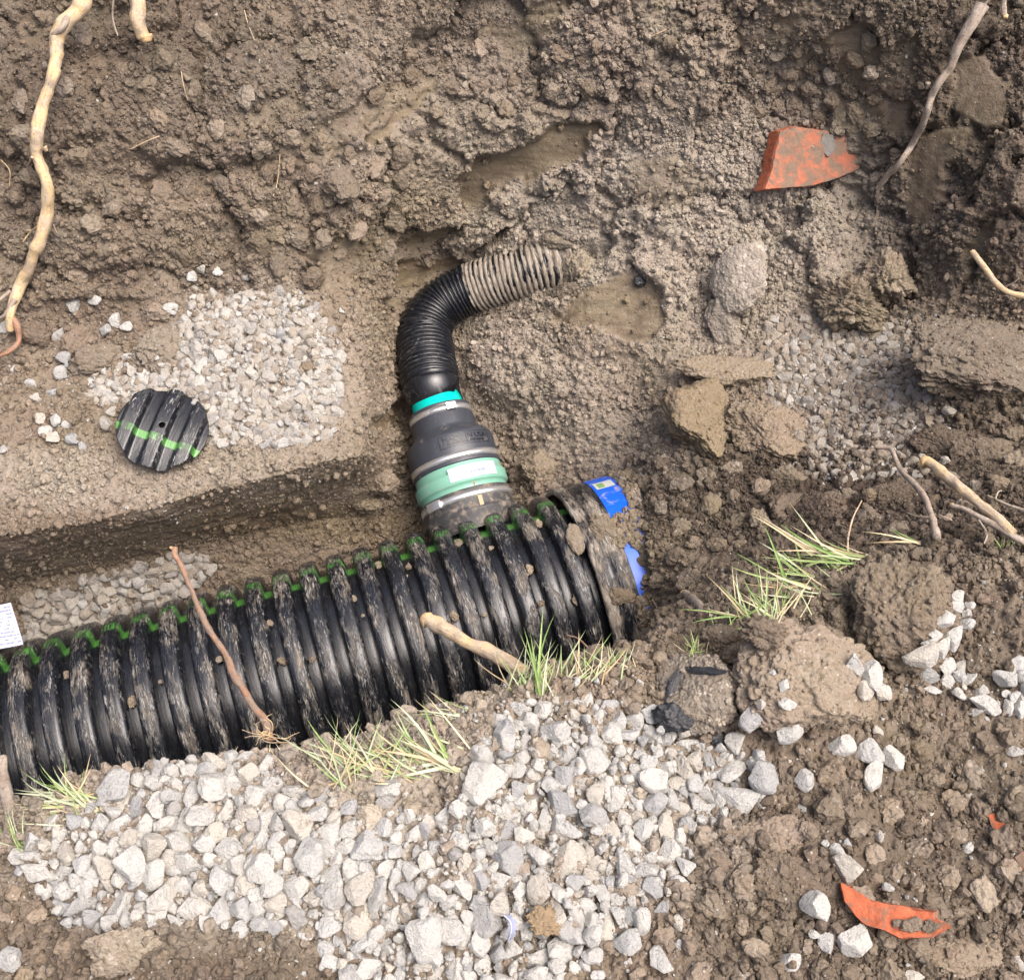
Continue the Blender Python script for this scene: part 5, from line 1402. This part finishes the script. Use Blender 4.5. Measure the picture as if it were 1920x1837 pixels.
root_thing('tree_root', 'long thick yellow root hanging down the left side of the far bank',
    [(165, -60, 0.10), (150, 10, 0.10), (118, 45, 0.10), (107, 90, 0.10), (100, 140, 0.09), (84, 190, 0.085), (72, 250, 0.08), (68, 295, 0.075), (85, 345, 0.075), (90, 390, 0.07), (72, 455, 0.06), (50, 515, 0.055), (32, 555, 0.05), (18, 590, 0.045), (20, 625, 0.04)],
    0.0158, 0.0105, 'root_pale', seed=1, knob=0.2,
    side=[([(18, 590, 0.045), (33, 612, 0.045), (34, 640, 0.04), (12, 662, 0.04), (-20, 676, 0.04)], 0.0085, 'fork', 'root_red'),
          ([(20, 545, 0.05), (0, 562, 0.04), (-20, 575, 0.03)], 0.004, 'rootlet', 'root_grey'), ([(28, 560, 0.05), (10, 590, 0.05), (-10, 600, 0.03)], 0.006, 'rootlet', 'root_grey'),
          ([(70, 425, 0.06), (55, 437, 0.05), (42, 455, 0.04)], 0.0028, 'rootlet', 'root_pale'), ([(58, 432, 0.05), (48, 432, 0.05)], 0.002, 'rootlet', 'root_pale'), ([(100, 422, 0.06), (108, 440, 0.05)], 0.0018, 'rootlet', 'root_pale'),
          ([(60, 295, 0.08), (52, 312, 0.06)], 0.003, 'rootlet', 'root_pale'), ([(82, 275, 0.085), (88, 284, 0.08)], 0.006, 'stub', 'root_pale'), ([(92, 352, 0.08), (100, 356, 0.08)], 0.005, 'stub', 'root_pale'),
          ([(130, 32, 0.115), (116, 52, 0.115), (102, 62, 0.11), (98, 66, 0.11)], 0.009, 'stub', 'root_grey')])
root_thing('cut_root', 'short thick yellow root stub hanging from the top edge', [(240, -70, 0.12), (255, 0, 0.12), (262, 40, 0.115), (270, 72, 0.11)], 0.016, 0.0145, 'root_pale', seed=2, tip=-1, knob=0.06)
root_thing('thin_root', 'thin drooping rootlet between the two yellow roots at the top', [(216, -30, 0.08), (211, 20, 0.08), (214, 45, 0.07), (222, 70, 0.06)], 0.0028, 0.0016, 'root_grey', seed=3)
root_thing('tree_root', 'long grey root running down the upper right bank', [(1843, 12, 0.06), (1820, 50, 0.055), (1796, 90, 0.05), (1778, 130, 0.05), (1760, 155, 0.045), (1747, 180, 0.04), (1738, 210, 0.04), (1722, 245, 0.035), (1708, 275, 0.03), (1690, 300, 0.025), (1668, 325, 0.02), (1645, 356, 0.01)],
    0.0095, 0.0065, 'root_grey', seed=4, knob=0.2, flare=0.5, side=[([(1843, 12, 0.06), (1858, -4, 0.06), (1865, -20, 0.05)], 0.004), ([(1740, 155, 0.045), (1736, 168, 0.045)], 0.006, 'stub'), ([(1645, 356, 0.01), (1646, 390, 0.012), (1642, 440, 0.01)], 0.0045, 'rootlet', 'root_grey')])
root_thing('cut_root', 'short pale root piece at the top right corner', [(1880, -20, 0.06), (1884, 10, 0.06), (1885, 32, 0.055)], 0.006, 0.006, 'root_grey', seed=5, tip=-1)
root_thing('cut_root', 'pale root poking in at the right edge above the flat slab', [(1823, 472, 0.06), (1845, 500, 0.055), (1868, 530, 0.05), (1890, 548, 0.045), (1925, 556, 0.04), (1960, 560, 0.03)], 0.006, 0.0065, 'root_pale', seed=6, tip=0,
    side=[([(1880, 540, 0.05), (1900, 530, 0.05), (1912, 520, 0.045)], 0.0022, 'rootlet', 'root_grey')])
FIB = []
for _ in range(14):
    q = [(505 + rng.normal(0, 5), 1376 + rng.normal(0, 5), 'z', -0.015)]; aa_ = rng.uniform(0, 6.28); zz = -0.01
    for _k in range(4):
        aa_ += rng.normal(0, 0.7); zz += rng.uniform(-0.006, 0.009)
        q.append((q[-1][0] + 15 * math.cos(aa_), q[-1][1] + 8 * math.sin(aa_) - 1, 'z', zz))
    FIB.append((q, 0.0009, 'rootlet', 'root_pale'))
root_thing('thin_root', 'slender reddish root bent across the ribs of the big pipe', [(508, 1388, 'z', -0.02), (495, 1350, 'z', -0.03), (470, 1315, 'z', -0.05), (440, 1265, 'z', -0.08), (420, 1222, 'z', -0.10), (392, 1180, 'z', -0.12), (367, 1130, 'z', -0.14), (352, 1085, 'z', -0.16), (337, 1055, 'z', -0.17), (328, 1040, 'z', -0.17), (327, 1026, 'z', -0.17)],
    0.0066, 0.0048, 'root_red', seed=7, knob=0.16, side=[([(328, 1030, 'z', -0.17), (318, 1026, 'z', -0.17)], 0.0042, 'cut_end', 'woodpa')] + FIB)
root_thing('cut_root', 'thick snapped yellow root jutting over the pipe from the near bank', [(1040, 1296, 'z', -0.04), (1005, 1278, 'z', -0.04), (960, 1250, 'z', -0.05), (915, 1222, 'z', -0.06), (870, 1202, 'z', -0.07), (830, 1180, 'z', -0.08), (800, 1162, 'z', -0.09)], 0.0100, 0.0118, 'root_pale', seed=8, tip=-1, knob=0.08)
root_thing('thin_root', 'grey curved root rising from the right near bank', [(1755, 1008, 'z', -0.03), (1748, 975, 'z', -0.05), (1740, 945, 'z', -0.07), (1718, 912, 'z', -0.10), (1692, 885, 'z', -0.13), (1680, 860, 'z', -0.15), (1668, 842, 'z', -0.16), (1640, 838, 'z', -0.17)], 0.0062, 0.0042, 'root_grey', seed=9, side=[([(1745, 970, 'z', -0.05), (1715, 966, 'z', -0.06), (1700, 960, 'z', -0.08)], 0.0014)])
root_thing('cut_root', 'yellow peeled root with broken top at the right', [(1900, 1002, 'z', -0.02), (1870, 975, 'z', -0.03), (1830, 940, 'z', -0.05), (1790, 905, 'z', -0.07), (1755, 878, 'z', -0.09), (1735, 864, 'z', -0.10)], 0.0085, 0.0105, 'root_pale', seed=10, tip=-1, knob=0.12)
root_thing('cut_root', 'grey root with a yellow cut tip below the peeled one', [(1940, 1022, 'z', -0.02), (1905, 1008, 'z', -0.02), (1870, 988, 'z', -0.03), (1835, 970, 'z', -0.04), (1810, 956, 'z', -0.05), (1784, 947, 'z', -0.06)], 0.0065, 0.0048, 'root_grey', seed=11, tip=-1,
    side=[([(1835, 975, 'z', -0.04), (1850, 1000, 'z', -0.03), (1845, 1020, 'z', -0.02)], 0.002), ([(1785, 975, 'z', -0.06), (1760, 965, 'z', -0.06)], 0.0015)])
root_thing('thin_root', 'thin branching rootlet at the right edge beside the peeled root', [(1940, 962, 'z', -0.03), (1905, 952, 'z', -0.05), (1875, 940, 'z', -0.06), (1850, 928, 'z', -0.07)], 0.003, 0.002, 'root_grey', seed=12, side=[([(1866, 936, 'z', -0.06), (1872, 922, 'z', -0.06), (1880, 920, 'z', -0.06)], 0.002)])
root_thing('cut_root', 'stubby snapped root poking from dark earth left of the green grass', [(1325, 1150, 0.004), (1308, 1132, 0.02), (1284, 1112, 0.035)], 0.0075, 0.008, 'root_grey', seed=13, tip=-1)
root_thing('thin_root', 'thin white rootlet curling over dark earth right of the coupler', [(1245, 1165, 0.006), (1235, 1150, 0.012), (1230, 1135, 0.012), (1222, 1122, 0.008)], 0.0017, 0.0012, 'root_pale', seed=14)
root_thing('thin_root', 'thin rootlet over the pipe beside the right grass', [(1125, 1242, 'z', -0.02), (1105, 1218, 'z', -0.05), (1085, 1198, 'z', -0.08), (1062, 1190, 'z', -0.10)], 0.0022, 0.0014, 'root_red', seed=15)
root_thing('stick', 'pale upright stick at the left edge over the pipe', [(24, 1530, 'z', -0.01), (14, 1490, 'z', -0.03), (6, 1450, 'z', -0.05), (4, 1420, 'z', -0.06)], 0.0095, 0.008, 'root_grey', cat='stick', seed=16)
root_thing('straw', 'thin straw stem standing in front of dark clods above the green grass', [(1590, 1050, 'z', -0.06), (1590, 1010, 'z', -0.09), (1600, 970, 'z', -0.11), (1616, 938, 'z', -0.13)], 0.0018, 0.0012, 'root_pale', cat='straw', seed=17)
for i, (q, l) in enumerate([([(340, 135, .015), (344, 160, .02), (352, 190, .01)], 'thin hair root on the upper left bank'), ([(458, 20, .015), (465, 45, .02), (478, 78, .01)], 'thin hair root at the top beside the dark hollow'),
        ([(2, 300, .02), (18, 320, .02), (18, 350, .01)], 'thin hair root left of the long yellow root'), ([(1215, 72, .008), (1235, 62, .012), (1250, 55, .006)], 'short straw bit high on the middle bank'),
        ([(525, 290, .01), (520, 340, .02), (512, 370, .01)], 'thin hair root hanging on the crumbly middle bank'), ([(245, 280, .008), (275, 265, .012), (300, 255, .006)], 'thin straw lying on the left bank')]):
    root_thing('hair_root', l, q, 0.0012, 0.0009, 'root_pale', seed=30 + i)

# ------------------------------------------------------------------ terracotta shards
def shard(name, label, outline, thick, mats, lift=0.02, tilt=(0, 0), cat='brick shard', seed=0):
    o2 = np.array(outline, float); c = o2.mean(0)
    co, n = hit(*c)
    view = norm(CAM - co); up = norm(0.6 * view + 0.4 * n)
    dep = (co - CAM) @ FWD; k = dep / FPX
    e1_ = norm(RIGHT - (RIGHT @ up) * up); e2_ = np.cross(up, e1_)
    bm = bmesh.new()
    q = (o2 - c) * k; q[:, 1] *= -1
    top = [bm.verts.new((x * 0.97, y * 0.97, thick)) for x, y in q]; mid = [bm.verts.new((x, y, thick * 0.86)) for x, y in q]; bot = [bm.verts.new((x * 1.02, y * 1.02, 0)) for x, y in q]
    m_ = len(q)
    ft = bm.faces.new(top)
    for a, b in ((top, mid), (mid, bot)):
        for i in range(m_): bm.faces.new([a[i], a[(i + 1) % m_], b[(i + 1) % m_], b[i]])
    bmesh.ops.recalc_face_normals(bm, faces=bm.faces[:])
    bmesh.ops.triangulate(bm, faces=bm.faces[:])
    for _ in range(3):
        bmesh.ops.subdivide_edges(bm, edges=[e for e in bm.edges if e.calc_length() > 0.006], cuts=1, use_grid_fill=False)
        bmesh.ops.triangulate(bm, faces=bm.faces[:])
    V = np.array([v.co[:] for v in bm.verts]); F = np.array([[v.index for v in f.verts] for f in (bm.verts.index_update() or bm.faces)])
    bm.free()
    dv_ = 0.0022 * fbm(V * 90, 3, seed)[:, None] * np.array([1, 1, 0.9]) + 0.004 * np.stack([fbm(V * 25, 2, seed + 3)] * 3, -1) * np.array([0.8, 0.8, 1])
    istop = V[:, 2] > thick * 0.9
    V = V + dv_
    W = co + up * (lift - thick) + V[:, :1] * e1_ + V[:, 1:2] * e2_ + V[:, 2:] * up
    root = empty(name, tuple(co), label=label, cat=cat)
    ftop = istop[F].all(1)
    me_ = mesh_np('broken_body', W - np.array(co), F, False)
    me_.materials.append(M[mats[0]]); me_.materials.append(M[mats[1]])
    me_.polygons.foreach_set('material_index', ftop.astype(np.int32))
    ob_ = link('broken_body', me_, None, root); add_solid(ob_)
    return root, co, up
sh1, sc1, su1 = shard('brick_shard', 'large broken orange clay tile with soiled face on the upper right bank', [(1437, 252), (1470, 243), (1500, 246), (1542, 249), (1590, 262), (1617, 288), (1600, 318), (1560, 335), (1500, 350), (1450, 354), (1409, 357), (1424, 322), (1430, 285)], 0.055, ('terracotta', 'terracotta_face'), 0.058, seed=3)
sh2, _, _ = shard('brick_shard', 'bright orange curved shard half buried in crumbs at the lower right', [(1588, 1657), (1612, 1668), (1640, 1690), (1690, 1700), (1752, 1708), (1750, 1720), (1772, 1735), (1740, 1752), (1685, 1755), (1640, 1738), (1612, 1715), (1592, 1690)], 0.045, ('terracotta', 'terracotta'), 0.040, seed=5)
shard('brick_shard', 'small orange brick fragment near the right edge above the lower orange shard', [(1858, 1530), (1872, 1526), (1884, 1548), (1892, 1562), (1880, 1570), (1866, 1560)], 0.012, ('terracotta', 'terracotta'), 0.010, seed=6)
shard('brick_shard', 'tiny reddish brick fragment at the right edge', [(1905, 1610), (1922, 1600), (1930, 1630), (1912, 1632)], 0.012, ('terracotta', 'terracotta_face'), 0.008, seed=7)
shard('slate_chip', 'jagged grey chip lying on the face of the large orange tile', [(1541, 252), (1560, 254), (1566, 275), (1562, 287), (1553, 294), (1544, 284), (1538, 268)], 0.008, ('slate', 'slate'), 0.006, cat='stone chip', seed=8)
# earth heaped on the lower shard
for i, (cx_, cy_, cw_) in enumerate([(1708, 1734, 44), (1744, 1736, 38), (1684, 1730, 24), (1732, 1696, 22), (1772, 1716, 36)]):
    clod(cx_, cy_, cw_, cw_ * 0.6, 10, 'crumbly earth lump lying on the lower orange shard', (0.25, 0, 0.05), 80 + i, 5, 2.5, 5, 0.3, 0.08, 0.5, 0.1, group='earth on the lower shard')

# ------------------------------------------------------------------ grass
def blade_mesh(seed):
    r_ = np.random.default_rng(seed); n = 8
    t = np.linspace(0, 1, n); bend = r_.uniform(-0.25, 0.25); droop = r_.uniform(0.05, 0.45)
    xc = bend * t ** 2; yc = t * (1 - 0.12 * droop); zc = 0.25 * np.sin(t * 2.2) * droop - droop * 0.6 * t ** 2.2
    wd = 0.5 * (1 - t ** 2.2) + 0.02
    V = []
    for i in range(n):
        V += [(xc[i] , yc[i], zc[i], -wd[i], 0.25), (xc[i], yc[i], zc[i], 0, 0), (xc[i], yc[i], zc[i], wd[i], 0.25)]
    return np.array(V), grid_faces(n, 3)
BL = [blade_mesh(i) for i in range(10)]
BLM = {}
def blade(mat, k, wr):
    key = (mat, k, wr)
    if key not in BLM:
        V, F = BL[k]
        W = V[:, :3].copy(); W[:, 0] += V[:, 3] * wr; W[:, 2] += V[:, 4] * wr
        me_ = mesh_np('blade', W, F); me_.materials.append(M[mat]); BLM[key] = me_
    return BLM[key]
def tuft(label, spots, mats, z=None, group=None, name='grass_tuft'):
    """spots: (px, py, spread px x, spread y, count, mean angle deg (0 right, 90 up), spread, length px lo, hi)"""
    c0 = lifted(spots[0][0], spots[0][1], 0)
    rt = empty(name, tuple(c0), label=label, cat='grass')
    for (cx_, cy_, sx_, sy_, cnt, ang, sp_, lo, hi) in spots:
        for _ in range(int(cnt * 0.85)):
            x = cx_ + rng.normal(0, sx_); y = cy_ + rng.normal(0, sy_)
            co, n = hit(x, y)
            if co[2] < -0.5 and cy_ > 1150: continue
            k = ((co - CAM) @ FWD) / FPX
            L_ = rng.uniform(lo, hi * 1.15) * k
            a = R(rng.normal(ang, sp_))
            dirv = norm(RIGHT * math.cos(a) + UPV * math.sin(a) - FWD * rng.uniform(-0.05, 0.3))
            side_ = norm(np.cross(dirv, -FWD + rng.normal(0, 0.25, 3))); upn = np.cross(side_, dirv)
            wr = random.choice((0.022, 0.030, 0.040)) if L_ > 0.05 else 0.055
            o = bpy.data.objects.new('blade', blade(random.choice(mats), int(rng.integers(10)), wr)); COL.objects.link(o); o.parent = rt
            c = co - dirv * 0.004 - np.array(rt.location)
            s_ = L_
            o.matrix_basis = Matrix(((side_[0] * s_, dirv[0] * s_, upn[0] * s_, c[0]), (side_[1] * s_, dirv[1] * s_, upn[1] * s_, c[1]), (side_[2] * s_, dirv[2] * s_, upn[2] * s_, c[2]), (0, 0, 0, 1)))
    return rt
tuft('pale bleached grass tuft hanging over the pipe at the left', [(160, 1502, 14, 12, 46, 172, 16, 60, 135), (140, 1505, 16, 14, 12, 100, 40, 40, 80), (120, 1530, 14, 8, 8, 190, 15, 50, 90)], ['blade_pale', 'blade_pale', 'blade_green', 'blade_straw'])
tuft('small sparse grass tuft on bare earth at the left edge', [(40, 1585, 14, 10, 16, 130, 25, 35, 85)], ['blade_pale', 'blade_green'])
tuft('wide pale grass tuft lying along the near bank in the middle', [(640, 1445, 24, 16, 30, 105, 40, 60, 130), (720, 1445, 35, 14, 34, 120, 35, 50, 120), (800, 1440, 30, 12, 40, 150, 22, 60, 140), (860, 1435, 14, 12, 34, 150, 18, 60, 150), (860, 1345, 22, 8, 14, 160, 22, 40, 90)], ['blade_green', 'blade_pale', 'blade_pale', 'blade_straw', 'blade_straw'])
tuft('tan grass fibres at the foot of the slender reddish root', [(500, 1405, 24, 8, 40, 95, 50, 14, 45), (430, 1412, 30, 6, 16, 110, 60, 10, 34)], ['blade_straw'])
tuft('grass tuft growing at the base of the snapped yellow root', [(985, 1285, 26, 12, 46, 70, 35, 40, 95), (1010, 1295, 10, 6, 8, 95, 18, 90, 150)], ['blade_green', 'blade_pale', 'blade_straw'])
tuft('upright grass tuft right of the snapped yellow root', [(1095, 1272, 32, 10, 50, 68, 30, 40, 90), (1170, 1245, 14, 8, 10, 95, 30, 25, 50)], ['blade_pale', 'blade_straw', 'blade_green'])
tuft('bright green grass tuft spilling over dark earth behind the clods', [(1580, 1048, 36, 10, 40, 178, 16, 60, 150), (1530, 1100, 40, 16, 40, 165, 25, 40, 120), (1450, 1155, 24, 12, 44, 100, 35, 40, 95), (1400, 1165, 18, 8, 12, 120, 30, 60, 120), (1360, 1185, 20, 6, 10, 75, 40, 25, 60)], ['blade_green', 'blade_green', 'blade_straw', 'blade_pale'])
tuft('tiny green grass sprout left of the tar streaked clod', [(1302, 1222, 10, 6, 26, 95, 45, 18, 45)], ['blade_green', 'blade_green', 'blade_straw'])
tuft('few flat grass blades beside the grey curved root', [(1725, 1022, 6, 4, 7, 168, 6, 60, 115)], ['blade_green', 'blade_straw'])
tuft('sparse tiny grass shoots at the right edge under the roots', [(1880, 1030, 16, 6, 14, 110, 40, 20, 50)], ['blade_green', 'blade_straw'])

# dry thatch clump + feather in the gravel spread
dc = clod(1002, 1730, 70, 56, 0, 'dry brown clump of dead thatch resting on the gravel near the feather', (0, 0, 0), 90, 6, 2.2, 4, 0.45, 0.09, 0.35, 0.1, 'dry', 'thatch clump', 'thatch_clump', lift=0.02)
def feather():
    c = [lifted(945, 1715, 0.035), lifted(957, 1728, 0.04), lifted(958, 1748, 0.04), lifted(952, 1765, 0.036)]
    C_ = catmull(c, 6); T, U, W = frames(C_); n = len(C_)
    side_ = norm(np.cross(T, -FWD))
    wv = 0.0062 * np.sin(np.linspace(0.2, 3.0, n)) ** 0.8 * (1 + 0.25 * np.sin(np.arange(n) * 2.1))
    V = []
    for i in range(n):
        V += [C_[i] - side_[i] * wv[i] * 1.2 + FWD * 0.001, C_[i], C_[i] + side_[i] * wv[i] * 0.7 + FWD * 0.001]
    rt = empty('feather', tuple(c[0]), label='small grey feather with white shaft caught between the stones', cat='feather')
    part('vane', V, grid_faces(n, 3), M['feather'], rt)
    Vt, Ft, _ = tube(C_ - FWD * 0.0006, np.linspace(0.0009, 0.0004, n), 6)
    part('shaft', Vt, Ft, M['quill'], rt)
feather()
print('teal', project(hubp(0.2935, face, 0.0605)), project(hubp(0.3415, face, 0.0622)), face)
print('objects', len(bpy.data.objects), 'sheet', NS, NU, 'clods', ncl, 'rest', len(rest))
